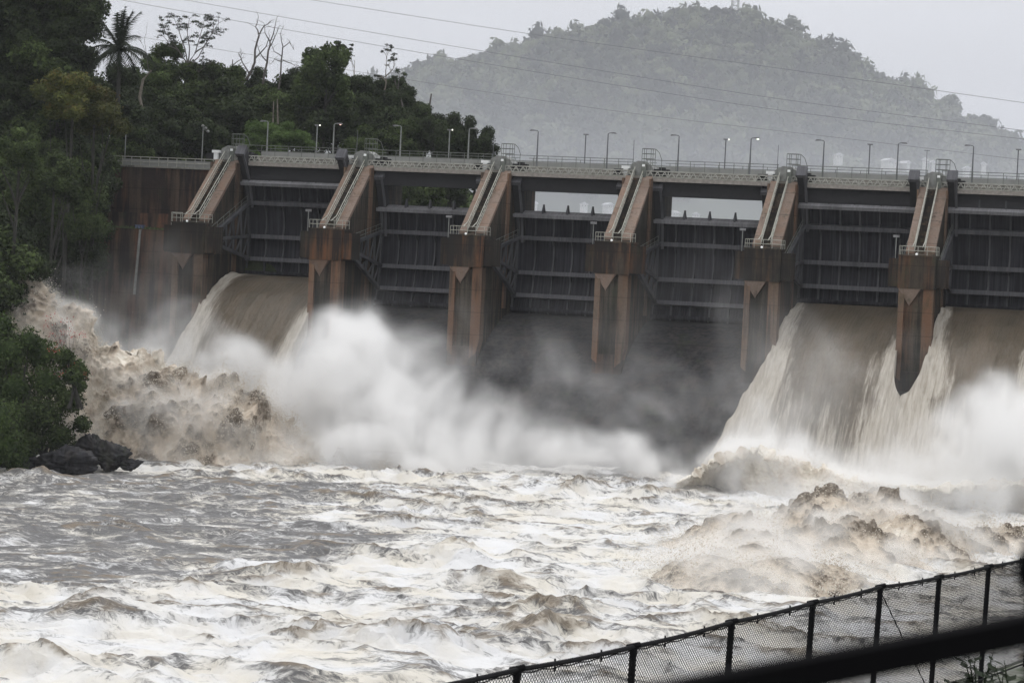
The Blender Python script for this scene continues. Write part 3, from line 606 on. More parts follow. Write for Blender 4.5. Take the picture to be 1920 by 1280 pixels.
def sheet(i, prof, label, spread_l, spread_r, seed, quick=False, thick=1.6, foam_r=0., lowfoam=.9, f0=.0):
    prof = np.array(prof, float); nu, nv = 150, 190
    s = np.linspace(0, len(prof)-1, nv); k = np.arange(len(prof))
    from_y = np.interp(s, k, prof[:, 0]); from_z = np.interp(s, k, prof[:, 1])
    for _ in range(5): from_y[1:-1] = (from_y[:-2]+from_y[1:-1]*2+from_y[2:])/4; from_z[1:-1] = (from_z[:-2]+from_z[1:-1]*2+from_z[2:])/4
    L = np.concatenate([[0], np.cumsum(np.hypot(np.diff(from_y), np.diff(from_z)))])
    u = np.linspace(0, 1, nu); U, S = np.meshgrid(u, np.arange(nv), indexing='ij')
    Y = from_y[S]; Z = from_z[S]; D = L[S]
    x0 = BAY*i+1.62-spread_l*(1-np.sqrt(1-np.clip((-13.2-Y)/6.2, 0, 1)**2) if quick else np.clip((-14-Y)/20, 0, 1)**1.1)
    x1 = BAY*(i+1)-1.62+spread_r*(1-np.sqrt(1-np.clip((-13.2-Y)/6.2, 0, 1)**2))
    X = x0+(x1-x0)*U
    n = fbm(V3(X*.6, D*.12, seed), 4, seed); nn = fbm(V3(X*1.8, D*.7, seed), 3, seed+9)
    run = np.clip((D-6)/14, 0, 1)
    off = (n-.5)*.8*run+(nn-.5)*.35*run+.0
    eL = np.exp(-(X-x0)/.7); eR = np.exp(-(x1-X)/.7)
    off += (eL+eR)*(.55+(fbm(V3(D*.5, 0, seed), 3, 4)-.5)*1.)*np.clip(D/5, 0, 1)
    wid = .9+.09*D
    ed = np.maximum(np.exp(-((X-x0)/wid)**2), np.exp(-((x1-X)/(wid*(.7+foam_r)))**2)*np.clip((D-8)/6, 0, 1))
    foam = f0+ed*1.15+np.clip((D-14)/16, 0, 1)*lowfoam
    # closed slab: front, and the edges curl back under
    back = np.stack([X[[0]], Y[[0]]+.6, Z[[0]]-thick], -1)
    V = np.stack([X, Y-off*.55, Z+off*.8], -1)
    V = np.concatenate([np.stack([X[[0]]+.05, Y[[0]]+.5, Z[[0]]-thick], -1), V, np.stack([X[[-1]]-.05, Y[[-1]]+.5, Z[[-1]]-thick], -1)], 0)
    fo = np.concatenate([foam[[0]]+.0, foam, foam[[-1]]], 0); fl = np.concatenate([V3(X, -D, 0)[[0]], V3(X, -D, 0), V3(X, -D, 0)[[-1]]], 0)
    me = npmesh('water_sheet', V.reshape(-1, 3), gridq(nu+2, nv), {'foam': fo.ravel(), 'flow': fl.reshape(-1, 3)})
    o = link('water_sheet', me, M_SHEET); tag(o, label, 'falling water', 'sheets of water falling under the raised gates'); return o
P0 = [(1.0, 18.3), (-2.5, 18.15), (-5.7, 17.6), (-9.6, 16.25), (-13, 14.2), (-16, 11.9), (-19, 8.8), (-22, 5.2), (-25, 1.4), (-26, -.5)]
P4 = [(1.0, 18.3), (-4, 17.1), (-8.4, 15.7), (-13, 13.6), (-17, 11.0), (-21, 7.8), (-25, 4.4), (-29, 1.2), (-31, -.6)]
P5 = [(1.0, 18.7), (-3, 18.1), (-7.5, 16.9), (-11.4, 15.2), (-15, 13.0), (-20, 9.2), (-25, 5.), (-30, 1.2), (-32, -.6)]
sheet(0, P0, 'smooth brown sheet arching out under the leftmost raised gate', 3.0, .1, 3, lowfoam=.45, foam_r=.1, f0=-.1)
sheet(4, P4, 'wide brown fall between the foam-footed pier and the dark pier', 5.5, 1.75, 5, foam_r=.1, lowfoam=.72, f0=-.02)
sheet(5, P5, 'brown fall right of the dark pier, cut by the edge of the picture', 1.75, 1.75, 6, quick=True, foam_r=.9, lowfoam=.75, f0=-.02)
sheet(6, P5, 'brown fall beyond the right edge', 1.75, 1.4, 8, quick=True, foam_r=.9, lowfoam=.75, f0=-.02)

# ------------------------------------------------------------------ boiling white-brown water
def splash_mat():
    t = NT('boiling_brown_foam'); p = t.pos(); lum = t.attr('crest'); n1 = t.noise(p, .9, 7, .66, .3); n2 = t.noise(p, .28, 4, .6); n3 = t.noise(p, 3.2, 6, .7)
    k = t.math('ADD', lum, t.math('ADD', t.math('MULTIPLY', t.math('SUBTRACT', n1, .5), 1.1), t.math('MULTIPLY', t.math('SUBTRACT', n2, .5), 1.9)))
    c = t.mix(t.mr(k, .25, .75), (.58, .50, .41), (.112, .088, .065)); c = t.mix(t.mr(k, -.35, .2, 1, 0), c, (.80, .755, .67))
    c = t.mix(t.mr(n3, .45, .75, 0, .5), c, (.68, .62, .53))
    b = t.n('ShaderNodeBsdfPrincipled', None, Base_Color=c, Roughness=.8); b.inputs['Specular IOR Level'].default_value = .3
    t.set(b.inputs['Normal'], t.n('ShaderNodeBump', None, Height=t.math('ADD', n1, t.math('MULTIPLY', n3, .3)), Distance=.4, Strength=.45).outputs[0])
    t.t.links.new(b.outputs[0], t.out.inputs['Surface']); return t.m
M_SPL = splash_mat()
BOILV = []; BOILN = []; BOILF = []
def boil(name, ridge, foot, label, seed, amp=1., cell=2.4, nu=420, nv=230, back=7., dark=.3, kind='stuff'):
    """ridge: [(px,py,D)] top outline; foot: [(px,py)] where it meets the river; a lumpy mass between them"""
    Rg = np.array([atD(*q) for q in ridge]); Ft = np.array([atZ(x, y, -.4) for x, y in foot])
    def res(P, n):
        L = np.concatenate([[0], np.cumsum(np.linalg.norm(np.diff(P, axis=0), axis=1))]); t = np.linspace(0, L[-1], n)
        return np.stack([np.interp(t, L, P[:, k]) for k in range(3)], -1)
    Rg = res(Rg, nu); Ft = res(Ft, nu); v = np.linspace(0, 1, nv)
    nf = int(nv*.72); P = np.zeros((nu, nv, 3))
    tf = np.linspace(0, 1, nf)
    bulge = np.sin(tf*math.pi)*1.2
    P[:, :nf] = Ft[:, None]*(1-tf)[None, :, None]+Rg[:, None]*tf[None, :, None]
    P[:, :nf, 2] += bulge[None]*np.minimum(1, Rg[:, 2]/5)[:, None]
    B = Rg+_F0*back; B[:, 2] = -1.
    tb = np.linspace(0, 1, nv-nf+1)[1:]
    P[:, nf:] = Rg[:, None]*(1-tb)[None, :, None]+B[:, None]*tb[None, :, None]; P[:, nf:, 2] += (np.sin(tb*math.pi)*1.5*1)[None]*np.minimum(1, Rg[:, 2]/5)[:, None]
    N = np.cross(np.gradient(P, axis=0), np.gradient(P, axis=1)); N /= np.linalg.norm(N, axis=-1, keepdims=True)+1e-9
    if (N[..., 1].mean()) > 0: N = -N
    wrp = V3(fbm(P*.3, 2, seed), fbm(P*.3+9, 2, seed+1), fbm(P*.3+19, 2, seed+2))-.5
    Q = P+wrp*2.2
    c1 = 1-np.clip(wor(Q/cell, seed), 0, 1.2); c2 = 1-np.clip(wor(Q/(cell*.42)+5, seed+3), 0, 1.2); c3 = 1-np.clip(wor(Q/(cell*.19)+9, seed+5), 0, 1.2); lo = fbm(Q*.16, 3, seed+7)
    thin = np.minimum(1, .35+P[..., 2]/5)*np.minimum(1, np.minimum(np.arange(nu), nu-1-np.arange(nu))/25.)[:, None]
    d = ((c1-.45)*cell*.8+(c2-.45)*cell*.42+(c3-.45)*cell*.22+(lo-.5)*cell*1.9+(fbm(P*1.7, 4, seed+9)-.5)*cell*.35)*amp*thin
    P = P+N*d[..., None]+np.array([0, 0, .25])*((lo-.5)*cell*thin)[..., None]
    crest = dark+(c1-.5)*.9+(c2-.5)*.8+(c3-.5)*.4+(lo-.5)*1.6
    BOILV.append(P[:, :, :].reshape(-1, 3)); BOILN.append(N[:, :nf].reshape(-1, 3)); BOILF.append(P[:, :nf].reshape(-1, 3))
    me = npmesh(name, P.reshape(-1, 3), gridq(nu, nv), {'crest': crest.ravel()})
    o = link(name, me, M_SPL); tag(o, kind='stuff'); return o
boil('boiling_water', [(-60, 545, 262), (-20, 535, 262), (10, 520, 262), (45, 508, 262), (80, 526, 262), (110, 570, 263), (160, 585, 263), (195, 640, 263), (235, 655, 263), (290, 645, 264), (335, 672, 264), (365, 690, 264), (395, 715, 264), (430, 728, 264), (470, 760, 264), (530, 785, 264), (590, 830, 264), (660, 870, 264), (720, 888, 264)],
     [(-90, 868), (20, 870), (120, 872), (220, 880), (320, 888), (420, 892), (520, 895), (600, 898), (740, 902)], '', 21, 1.05, 2.9, dark=.24)
boil('boiling_water', [(1180, 1060, 204), (1230, 1018, 205), (1300, 1000, 206), (1380, 972, 207), (1440, 985, 208), (1500, 950, 209), (1550, 928, 210), (1600, 945, 210), (1650, 930, 211), (1710, 965, 211), (1770, 990, 212), (1850, 985, 214), (1960, 1000, 216), (2050, 1000, 216)],
     [(1160, 1090), (1230, 1108), (1320, 1124), (1420, 1128), (1520, 1128), (1620, 1118), (1700, 1108), (1800, 1090), (1900, 1070), (2060, 1050)], '', 31, .85, 2.0, back=9., dark=.42)
boil('boiling_water', [(1170, 1118, 183), (1215, 1080, 184), (1265, 1048, 184), (1330, 1040, 184), (1400, 1050, 184), (1470, 1046, 184), (1540, 1062, 184), (1590, 1072, 184), (1640, 1095, 183), (1690, 1130, 182)],
     [(1175, 1112), (1230, 1124), (1300, 1136), (1400, 1142), (1500, 1138), (1600, 1132), (1700, 1140)], '', 51, .62, 1.5, nu=360, nv=150, back=5., dark=.50)
boil('boiling_water', [(1270, 905, 247), (1310, 885, 248), (1345, 860, 248), (1385, 850, 249), (1425, 838, 249), (1450, 862, 249), (1490, 872, 249), (1530, 892, 248), (1620, 905, 247), (1740, 915, 246), (1900, 905, 245), (2010, 905, 244)],
     [(1255, 925), (1330, 940), (1400, 950), (1480, 958), (1560, 965), (1650, 968), (1760, 970), (1900, 968), (2050, 965)], '', 41, .9, 1.6, nv=170, back=4., dark=-.35)

# flecks of foam torn off the boiling water
def flecks():
    g = np.random.default_rng(19); PV = []; SZ = []
    for Fv, Nv, n in zip(BOILF, BOILN, (70000, 30000, 9000, 20000)):
        k = g.integers(0, len(Fv), n); p = Fv[k]; w = sstep(.42, .68, fbm(p*.55, 3, 71)); off = g.exponential(.5, n)*(.25+1.5*w)
        q = p+Nv[k]*off[:, None]+np.stack([g.normal(size=n)*.2-off*.3, g.normal(size=n)*.2, off*.55], -1); ok = (w > g.uniform(0, .75, n)) & (q[:, 2] > .1)
        PV.append(q[ok]); SZ.append((.035+.07*g.uniform(size=n)**2)[ok]/(1+.6*off[ok]))
    P = np.concatenate(PV); S = np.concatenate(SZ)[:, None]; n = len(P)
    a = g.normal(size=(n, 3)); a /= np.linalg.norm(a, axis=1)[:, None]; b = np.cross(a, g.normal(size=(n, 3))); b /= np.linalg.norm(b, axis=1)[:, None]; c = np.cross(a, b)
    V = np.stack([P+a*S*1.6, P+b*S, P+c*S, P-(a+b+c)*S*.6], 1).reshape(-1, 3); o = np.arange(n)[:, None, None]*4; Q = (o+np.array([[[0, 1, 2], [0, 2, 3], [0, 3, 1], [1, 3, 2]]])).reshape(-1, 3)
    t = NT('foam_flecks'); m_ = t.surf(t.mix(t.mr(t.noise(t.pos(), .6, 3), .35, .65), (.55, .48, .39), (.78, .74, .67)), .8, spec=.2)
    tag(link('foam_flecks', npmesh('foam_flecks', V, Q, smooth=False), m_), kind='stuff')
flecks()

# ------------------------------------------------------------------ spray: one volume of mist over the foot of the dam
def cloud(name, lo, hi, st, fn, mat):
    """a fog volume whose density is computed voxel by voxel"""
    lo = np.array(lo, float); hi = np.array(hi, float)
    nx, ny, nz = [int((hi-lo)[k]/st)+1 for k in range(3)]
    g = [np.linspace(lo[k], hi[k], n) for k, n in enumerate((nx, ny, nz))]
    Z, Y, X = np.meshgrid(g[2], g[1], g[0], indexing='ij'); P = np.stack([X, Y, Z], -1)
    den = fn(P, lo, hi, (nx, ny, nz))
    Pf = P.reshape(-1, 3).astype('f')
    me = bpy.data.meshes.new(name); me.vertices.add(len(Pf)); me.vertices.foreach_set('co', Pf.ravel())
    a = me.attributes.new('den', 'FLOAT', 'POINT'); a.data.foreach_set('value', den.ravel().astype('f'))
    ob = bpy.data.objects.new(name, me); COL.objects.link(ob)
    ng = bpy.data.node_groups.new(name+'_volume', 'GeometryNodeTree')
    ng.interface.new_socket('Geometry', in_out='INPUT', socket_type='NodeSocketGeometry'); ng.interface.new_socket('Geometry', in_out='OUTPUT', socket_type='NodeSocketGeometry')
    N = ng.nodes; L = ng.links; gi = N.new('NodeGroupInput'); go = N.new('NodeGroupOutput'); vc = N.new('GeometryNodeVolumeCube')
    vc.inputs['Min'].default_value = lo; vc.inputs['Max'].default_value = hi
    for k, q in zip('XYZ', (nx, ny, nz)): vc.inputs['Resolution '+k].default_value = q
    pos = N.new('GeometryNodeInputPosition')
    sub = N.new('ShaderNodeVectorMath'); sub.operation = 'SUBTRACT'; L.new(pos.outputs[0], sub.inputs[0]); sub.inputs[1].default_value = lo
    dv = N.new('ShaderNodeVectorMath'); dv.operation = 'MULTIPLY_ADD'; L.new(sub.outputs[0], dv.inputs[0]); dv.inputs[1].default_value = ((nx-1)/(hi-lo)[0], (ny-1)/(hi-lo)[1], (nz-1)/(hi-lo)[2]); dv.inputs[2].default_value = (.5, .5, .5)
    fl = N.new('ShaderNodeVectorMath'); fl.operation = 'FLOOR'; L.new(dv.outputs[0], fl.inputs[0])
    dt = N.new('ShaderNodeVectorMath'); dt.operation = 'DOT_PRODUCT'; L.new(fl.outputs[0], dt.inputs[0]); dt.inputs[1].default_value = (1, nx, nx*ny)
    si = N.new('GeometryNodeSampleIndex'); si.data_type = 'FLOAT'; si.domain = 'POINT'
    na = N.new('GeometryNodeInputNamedAttribute'); na.data_type = 'FLOAT'; na.inputs[0].default_value = 'den'
    L.new(gi.outputs[0], si.inputs['Geometry']); L.new(na.outputs[0], si.inputs['Value']); L.new(dt.outputs['Value'], si.inputs['Index']); L.new(si.outputs[0], vc.inputs['Density'])
    sm = N.new('GeometryNodeSetMaterial'); me.materials.append(mat)
    sm.inputs['Material'].default_value = mat; L.new(vc.outputs[0], sm.inputs[0]); L.new(sm.outputs[0], go.inputs[0])
    md = ob.modifiers.new('spray', 'NODES'); md.node_group = ng; tag(ob, kind='stuff')
def halo(P, lo, hi, N, k, seed, blur=2):
    """spray clinging to the boiling water: splat its vertices, blur, tear with noise"""
    nx, ny, nz = N; H = np.zeros((nz, ny, nx))
    for V in BOILV:
        i = ((V-lo)/(hi-lo)*[nx-1, ny-1, nz-1]).round().astype(int); ok = ((i >= 0) & (i < [nx, ny, nz])).all(1); i = i[ok]; H[i[:, 2], i[:, 1], i[:, 0]] = 1.
    for _ in range(blur):
        H[0] = H[-1] = 0; H[:, 0] = H[:, -1] = 0; H[:, :, 0] = H[:, :, -1] = 0
        for ax_ in range(3): H = (np.roll(H, 1, ax_)+H*2+np.roll(H, -1, ax_))/4
    H[-3:] = 0; H[:, :3] = H[:, -3:] = 0; H[:, :, :3] = H[:, :, -3:] = 0; H[0] = 0
    return k*np.clip(H*2.4, 0, 1)*sstep(.36, .62, fbm(P*.33, 4, seed))
def spray_mat(name, c, d):
    t = NT(name); pv = t.n('ShaderNodeVolumePrincipled', None, Color=(*c, 1), Density=d, Anisotropy=.0); pv.inputs['Density Attribute'].default_value = 'density'
    t.t.links.new(pv.outputs[0], t.out.inputs['Volume']); return t.m
def den_dam(P, lo, hi, N):
    w = V3(fbm(P*.09, 3, 5), fbm(P*.09+7, 3, 6), fbm(P*.09+15, 3, 7))-.5
    Q = P+w*10; n = fbm(Q*[.15, .15, .13], 5, 77, .55); D = np.zeros(P.shape[:3])
    for (px, py, d, rx, rz, ry, de) in SPRAY:
        c = atD(px, py, d); e = ((Q[..., 0]-c[0])*_R0[0]+(Q[..., 1]-c[1])*_R0[1])/(rx*1.25); f_ = ((Q[..., 0]-c[0])*_F0[0]+(Q[..., 1]-c[1])*_F0[1])/(ry*1.2); h = (Q[..., 2]-c[2])/(rz*1.25)
        q = np.clip(1-(e*e+f_*f_+h*h), 0, 1)**1.7
        D = np.maximum(D, de*q)+(.12*de*q if de > .05 else 0) if de > .05 else D+de*np.clip(1-(e*e+f_*f_+h*h), 0, 1)
    fine_ = fbm(P*[.55, .55, .45]+w*4, 3, 17)
    st_ = fbm(Q@np.array([[.5, 0, -.35], [0, .3, 0], [.9, 0, .9]]).T*.22, 4, 13)
    den = D*(sstep(.33, .70, n+np.clip(D, 0, .4)*.35)*1.35+.06)*(.65+.9*sstep(.32, .68, st_))*(.45+1.1*sstep(.3, .7, fine_))
    den = den+halo(P, lo, hi, N, .9, 88)*(P[..., 0] > 45)
    return den*(1-sstep(24, 27, P[..., 2]))
def den_left(P, lo, hi, N): return halo(P, lo, hi, N, .62, 95, 2)
def den_river(P, lo, hi, N): return halo(P, lo, hi, N, .75, 91, 3)
M_BSP = spray_mat('beige_spray', (.988, .980, .966), 1.)
def mist():
    cloud('spray', (-14, -66, -1), (120, -13.2, 27), .42, den_dam, spray_mat('white_spray', (.995, .993, .99), 1.05))
    cloud('low_spray', (70, -120, -.6), (112, -66.4, 8), .36, den_river, M_BSP)
    cloud('bank_spray', (-10, -70, -.6), (38, -40, 20), .36, den_left, M_BSP)
SPRAY = [(230, 610, 279, 5, 5, 3.5, .10), (290, 650, 279, 5, 5, 3.5, .13), (180, 580, 279, 4.5, 3.4, 3, .05), (350, 690, 279, 5, 4, 3, .2), (420, 725, 279, 5, 4.2, 3, .25), (490, 750, 274, 4.5, 4.2, 3.4, .3),
         (570, 740, 268, 5.4, 6.5, 5, .34), (640, 710, 266, 5.5, 7.0, 6, .38), (650, 660, 267, 4.0, 3.2, 4, .13), (590, 670, 267, 3.6, 3, 4, .08), (710, 740, 266, 6, 6.5, 6, .30), (770, 790, 265, 6, 4.6, 6, .34), (800, 750, 268, 5, 5, 5, .08), (850, 730, 268, 4, 4, 4, .06),
         (850, 820, 264, 6, 4.2, 6, .3), (930, 830, 264, 6, 3.6, 6, .26), (1010, 830, 264, 5.5, 3.4, 6, .2), (1100, 830, 264, 4.5, 3.4, 5, .3), (960, 860, 262, 8, 2.2, 5, .35), (1150, 860, 262, 5, 2., 5, .2), (630, 845, 264, 6, 3., 4, .4), (680, 850, 262, 8, 3, 5, .5), (800, 865, 260, 8, 2, 5, .35),
         (1230, 860, 262, 5, 2, 5, .16), (1290, 850, 262, 4, 2.6, 4, .12), (1400, 830, 253, 3.6, 4.4, 4, .3), (1360, 850, 251, 3, 3, 4, .25), (1430, 740, 258, 2., 3.5, 3, .12), (1500, 850, 256, 6, 3.4, 6, .24), (1600, 865, 255, 7, 3., 6, .24), (1700, 868, 253, 7, 3., 6, .26), (1800, 860, 251, 6, 3.4, 6, .26), (1880, 845, 250, 5, 5, 6, .4), (1935, 815, 250, 4, 6.4, 6, .4), (1980, 850, 249, 7, 6.5, 7, .34),
         (1500, 930, 244, 8, 2.4, 5, .16), (1400, 960, 240, 6, 3.6, 5, .12), (1700, 930, 243, 9, 2.4, 5, .22), (1860, 920, 242, 8, 3.2, 5, .3),
         (640, 600, 272, 9, 5, 5, .008), (760, 670, 270, 9, 7, 6, .012), (1000, 760, 272, 14, 7, 7, .016), (1250, 790, 270, 14, 7, 7, .024), (1580, 740, 262, 14, 7, 8, .02), (250, 560, 270, 7, 5, 5, .02), (1300, 640, 272, 14, 9, 6, .006)]
mist()

# ------------------------------------------------------------------ thin air haze round everything
def haze():
    me = MB().box(-1900, 1900, -420, 2600, -6, 330).mesh('haze'); fixn(me); t = NT('thin_haze')
    t.t.links.new(t.n('ShaderNodeVolumePrincipled', None, Color=(.93, .95, 1, 1), Density=HAZE).outputs[0], t.out.inputs['Volume'])
    tag(link('haze', me, t.m), kind='stuff')
HAZE = .00007; MIST = .00029
haze()
# ------------------------------------------------------------------ terrain
M_SOIL = None
def soil():
    t = NT('wooded_ground'); p = t.pos(); n = t.noise(p, .4, 6, .65); n2 = t.noise(p, 3, 5, .7)
    c = t.mix(t.mr(n, .35, .65), (.028, .038, .016), (.06, .075, .03)); c = t.mix(t.mr(n2, .55, .8), c, (.07, .055, .035))
    return t.surf(c, .95, n2, .4, .8, .2)
M_SOIL = soil()
tx = axis([(-420, -120, 14), (-120, -60, 3), (-60, 34, 1.1), (34, 60, 5)]); ty = axis([(-420, -130, 14), (-130, 120, 1.3), (120, 330, 10)])
TX, TY = np.meshgrid(tx, ty, indexing='ij')
TZ = h_left(TX, TY)
struct('river_bank', npmesh('river_bank', V3(TX, TY, TZ).reshape(-1, 3), gridq(len(tx), len(ty))), M_SOIL)
# lake behind the dam and the valley floor
t = NT('grey_lake_water'); M_LAKE = t.surf((.10, .105, .10), .25, t.noise(t.mapv(t.pos(), (1, 1, 1)), .6, 4), .1, .3, .5)
struct('lake', MB().box(-1800, 1800, 8.7, 2400, 20, 26.6).mesh('lake'), M_LAKE, smooth=False)

# ------------------------------------------------------------------ leaves
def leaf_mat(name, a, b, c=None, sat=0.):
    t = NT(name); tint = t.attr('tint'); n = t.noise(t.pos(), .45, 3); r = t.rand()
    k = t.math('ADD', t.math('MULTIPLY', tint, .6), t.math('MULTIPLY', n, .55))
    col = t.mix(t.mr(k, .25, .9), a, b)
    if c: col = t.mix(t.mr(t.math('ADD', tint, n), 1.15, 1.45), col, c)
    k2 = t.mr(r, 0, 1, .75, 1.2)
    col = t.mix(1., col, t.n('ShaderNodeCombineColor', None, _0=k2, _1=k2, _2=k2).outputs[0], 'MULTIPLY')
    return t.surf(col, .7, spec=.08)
M_LF = {'lush': leaf_mat('lush_leaves', (.020, .036, .010), (.085, .125, .036)), 'dark': leaf_mat('dark_leaves', (.009, .014, .007), (.048, .066, .026)), 'mid': leaf_mat('green_leaves', (.013, .021, .008), (.075, .105, .034)),
        'yellow': leaf_mat('yellowish_leaves', (.040, .050, .014), (.105, .110, .030), (.12, .09, .03)), 'bright': leaf_mat('bright_leaves', (.035, .062, .016), (.10, .155, .045)),
        'grey': leaf_mat('sparse_grey_leaves', (.035, .042, .032), (.075, .082, .06))}
M_BARK = flat('pale_bark', (.16, .14, .115), .9, var=.4, sc=2); M_BARKD = flat('dark_bark', (.022, .021, .017), .9, var=.4, sc=2); M_DEAD = flat('dead_wood', (.085, .075, .068), .9, var=.3, sc=2)
def leafmesh(name, centers, radii, n, size, seed, flatz=.75, shell=.5, hull=True, droop=0.):
    """leaf faces scattered through overlapping lobes"""
    r = np.random.default_rng(seed); centers = np.array(centers, float); radii = np.array(radii, float)
    w = radii**2; ch = r.choice(len(centers), n, p=w/w.sum()); d = r.normal(size=(n, 3)); d /= np.linalg.norm(d, axis=1)[:, None]
    rad = r.uniform(shell, 1.05, n)**.6*np.where(r.uniform(size=n) < .18, r.uniform(1., 1.28, n), 1.)
    lump = .78+.5*(fbm(centers[ch]*.9+d*1.7+seed, 3, seed)-.3)
    P = centers[ch]+d*(radii[ch]*rad*lump)[:, None]*[1, 1, flatz]
    nrm = d*.7+r.normal(size=(n, 3))*.65+[0, 0, .35]; nrm /= np.linalg.norm(nrm, axis=1)[:, None]
    a = np.cross(nrm, r.normal(size=(n, 3))); a /= np.linalg.norm(a, axis=1)[:, None]; b = np.cross(nrm, a)
    s = size*r.uniform(.5, 1.35, n)[:, None]; q = r.uniform(.35, .7, n)[:, None]
    V = np.stack([P-a*s, P-b*s*q+a*s*.1, P+a*s, P+b*s*q], 1).reshape(-1, 3); V[:, 2] -= droop*0
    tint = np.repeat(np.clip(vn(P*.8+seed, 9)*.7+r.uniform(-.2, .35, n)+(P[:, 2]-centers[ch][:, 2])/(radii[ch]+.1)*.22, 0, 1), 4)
    Q = np.arange(len(V)).reshape(-1, 4)
    Vs, Qs, T = [V], [Q], [tint]
    if hull:
        for c, rr in zip(centers, radii):
            k = 8; th = np.linspace(0, 2*math.pi, 13)[:-1]; ph = np.linspace(.05, math.pi-.05, k); TH, PP = np.meshgrid(th, ph, indexing='ij')
            D = np.stack([np.cos(TH)*np.sin(PP), np.sin(TH)*np.sin(PP), np.cos(PP)], -1); R = rr*(.34+.42*fbm(D*1.6+c*.3+seed, 3, seed))
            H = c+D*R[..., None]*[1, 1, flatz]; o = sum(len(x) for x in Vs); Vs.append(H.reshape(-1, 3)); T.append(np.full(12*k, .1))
            i = np.arange(12)[:, None]*k+np.arange(k-1)[None]; j = ((np.arange(12)+1) % 12)[:, None]*k+np.arange(k-1)[None]
            Qs.append(np.stack([i, j, j+1, i+1], -1).reshape(-1, 4)+o)
    return npmesh(name, np.concatenate(Vs), np.concatenate(Qs), {'tint': np.concatenate(T)}, smooth=False)
def lobes(r, seed, n=9, sx=1., sz=.8):
    g = np.random.default_rng(seed); C_ = [(0, 0, 0)]; R_ = [r*.62]
    for k in range(n):
        a = g.uniform(0, 6.28); u = g.uniform(-.6, .9); q = r*g.uniform(.42, .72)
        C_.append((math.cos(a)*q*sx*math.sqrt(1-min(.9, u*u)), math.sin(a)*q*sx*math.sqrt(1-min(.9, u*u)), u*r*sz)); R_.append(r*g.uniform(.24, .46))
    return C_, R_
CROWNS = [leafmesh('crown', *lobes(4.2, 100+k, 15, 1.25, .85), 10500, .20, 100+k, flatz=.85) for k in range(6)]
def trunk_mesh(h, r, seed, limbs=5, spread=2.2, lean=.1):
    g = np.random.default_rng(seed); m = MB(); n = 7
    P = [np.array([lean*h*(k/n)**1.3*1+g.uniform(-.1, .1)*r*3, g.uniform(-.1, .1)*r*3, h*k/n]) for k in range(n+1)]; m.tube(P, [r*(1.25-.75*k/n) for k in range(n+1)], 7)
    for k in range(limbs):
        j = g.integers(n//2, n); a = g.uniform(0, 6.28); p = P[j]; L = g.uniform(.6, 1)*spread
        pts = [p, p+[math.cos(a)*L*.4, math.sin(a)*L*.4, L*.45], p+[math.cos(a)*L, math.sin(a)*L, L*.95], p+[math.cos(a+.3)*L*1.3, math.sin(a+.3)*L*1.3, L*1.5]]
        m.tube(pts, [r*.5, r*.36, r*.2, r*.08], 5)
    return m
TRK = [trunk_mesh(9, .26, 50+k).mesh('trunk') for k in range(3)]
TREES = {}
def tree(px, py, D, rad, kind, label, group=None, cat='tree', name='tree', hc=None, sz=1., seed=0, mi=None):
    c = atD(px, py, D); gz = float(h_left(np.array([c[0]]), np.array([c[1]]))[0]); gz = min(gz, c[2]-rad*.7)
    r = thing(name, (c[0], c[1], gz), label, cat, group); k = mi if mi is not None else seed % 6
    key = (k, kind)
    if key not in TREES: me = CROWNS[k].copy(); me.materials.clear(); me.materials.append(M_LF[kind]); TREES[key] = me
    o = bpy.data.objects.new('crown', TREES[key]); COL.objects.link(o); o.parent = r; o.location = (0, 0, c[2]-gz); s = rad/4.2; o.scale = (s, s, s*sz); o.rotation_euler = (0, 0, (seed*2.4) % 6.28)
    t = bpy.data.objects.new('trunk', TRK[seed % 3]); COL.objects.link(t); t.parent = r; hh = c[2]-gz; t.scale = (s**.5, s**.5, max(.3, hh/9.)); t.rotation_euler = (0, 0, seed*1.3)
    if not TRK[seed % 3].materials: TRK[seed % 3].materials.append(M_BARKD)
    return r
def on_slope(px, py, hc, d0=235, d1=420):
    for D in np.arange(d0, d1, 1.2):
        c = atD(px, py, D)
        if c[2]-hc <= float(h_left(np.array([c[0]]), np.array([c[1]]))[0]): return D
    return None
g = np.random.default_rng(77); cnt = 0; KCOUNT = {}
NUM = ['first', 'second', 'third', 'fourth', 'fifth', 'sixth', 'seventh', 'eighth', 'ninth', 'tenth', 'eleventh', 'twelfth', 'thirteenth', 'fourteenth', 'fifteenth', 'sixteenth', 'seventeenth', 'eighteenth', 'nineteenth', 'twentieth']
# the wood on the left bank, picked out crown by crown
for j, py in enumerate(np.arange(-60, 560, 38)):
    for k, px in enumerate(np.arange(-70, 250, 47)):
        x = px+(j % 2)*27+g.uniform(-12, 12); y = py+g.uniform(-12, 12)
        lim = np.interp(y, [-60, 0, 60, 130, 200, 290, 330, 420, 470, 520, 560], [150, 138, 128, 125, 135, 160, 165, 160, 155, 130, 70])
        if x > lim: continue
        D = on_slope(x, y, 3.0) or 330
        D = min(max(D, float(np.interp(x, [0, 40, 90, 150, 190], [260, 264, 280, 292, 296]))), 306)+g.uniform(-2, 3)
        kd = ['dark', 'mid', 'dark', 'mid', 'dark'][g.integers(0, 5)]
        rr = g.uniform(3.6, 5.2); kk = KCOUNT.get(j, 0); KCOUNT[j] = kk+1
        tree(x, y, D, rr, kd, f"{'dark' if kd == 'dark' else 'greener'} leafy tree in left bank wood, {NUM[j]} tier down, {NUM[kk]} from left edge", 'leafy trees of the left bank wood', seed=cnt); cnt += 1
tree(190, 215, 287, 3.8, 'yellow', 'yellowish-green tree leaning out of the wood above the abutment wall', seed=3, sz=.8)
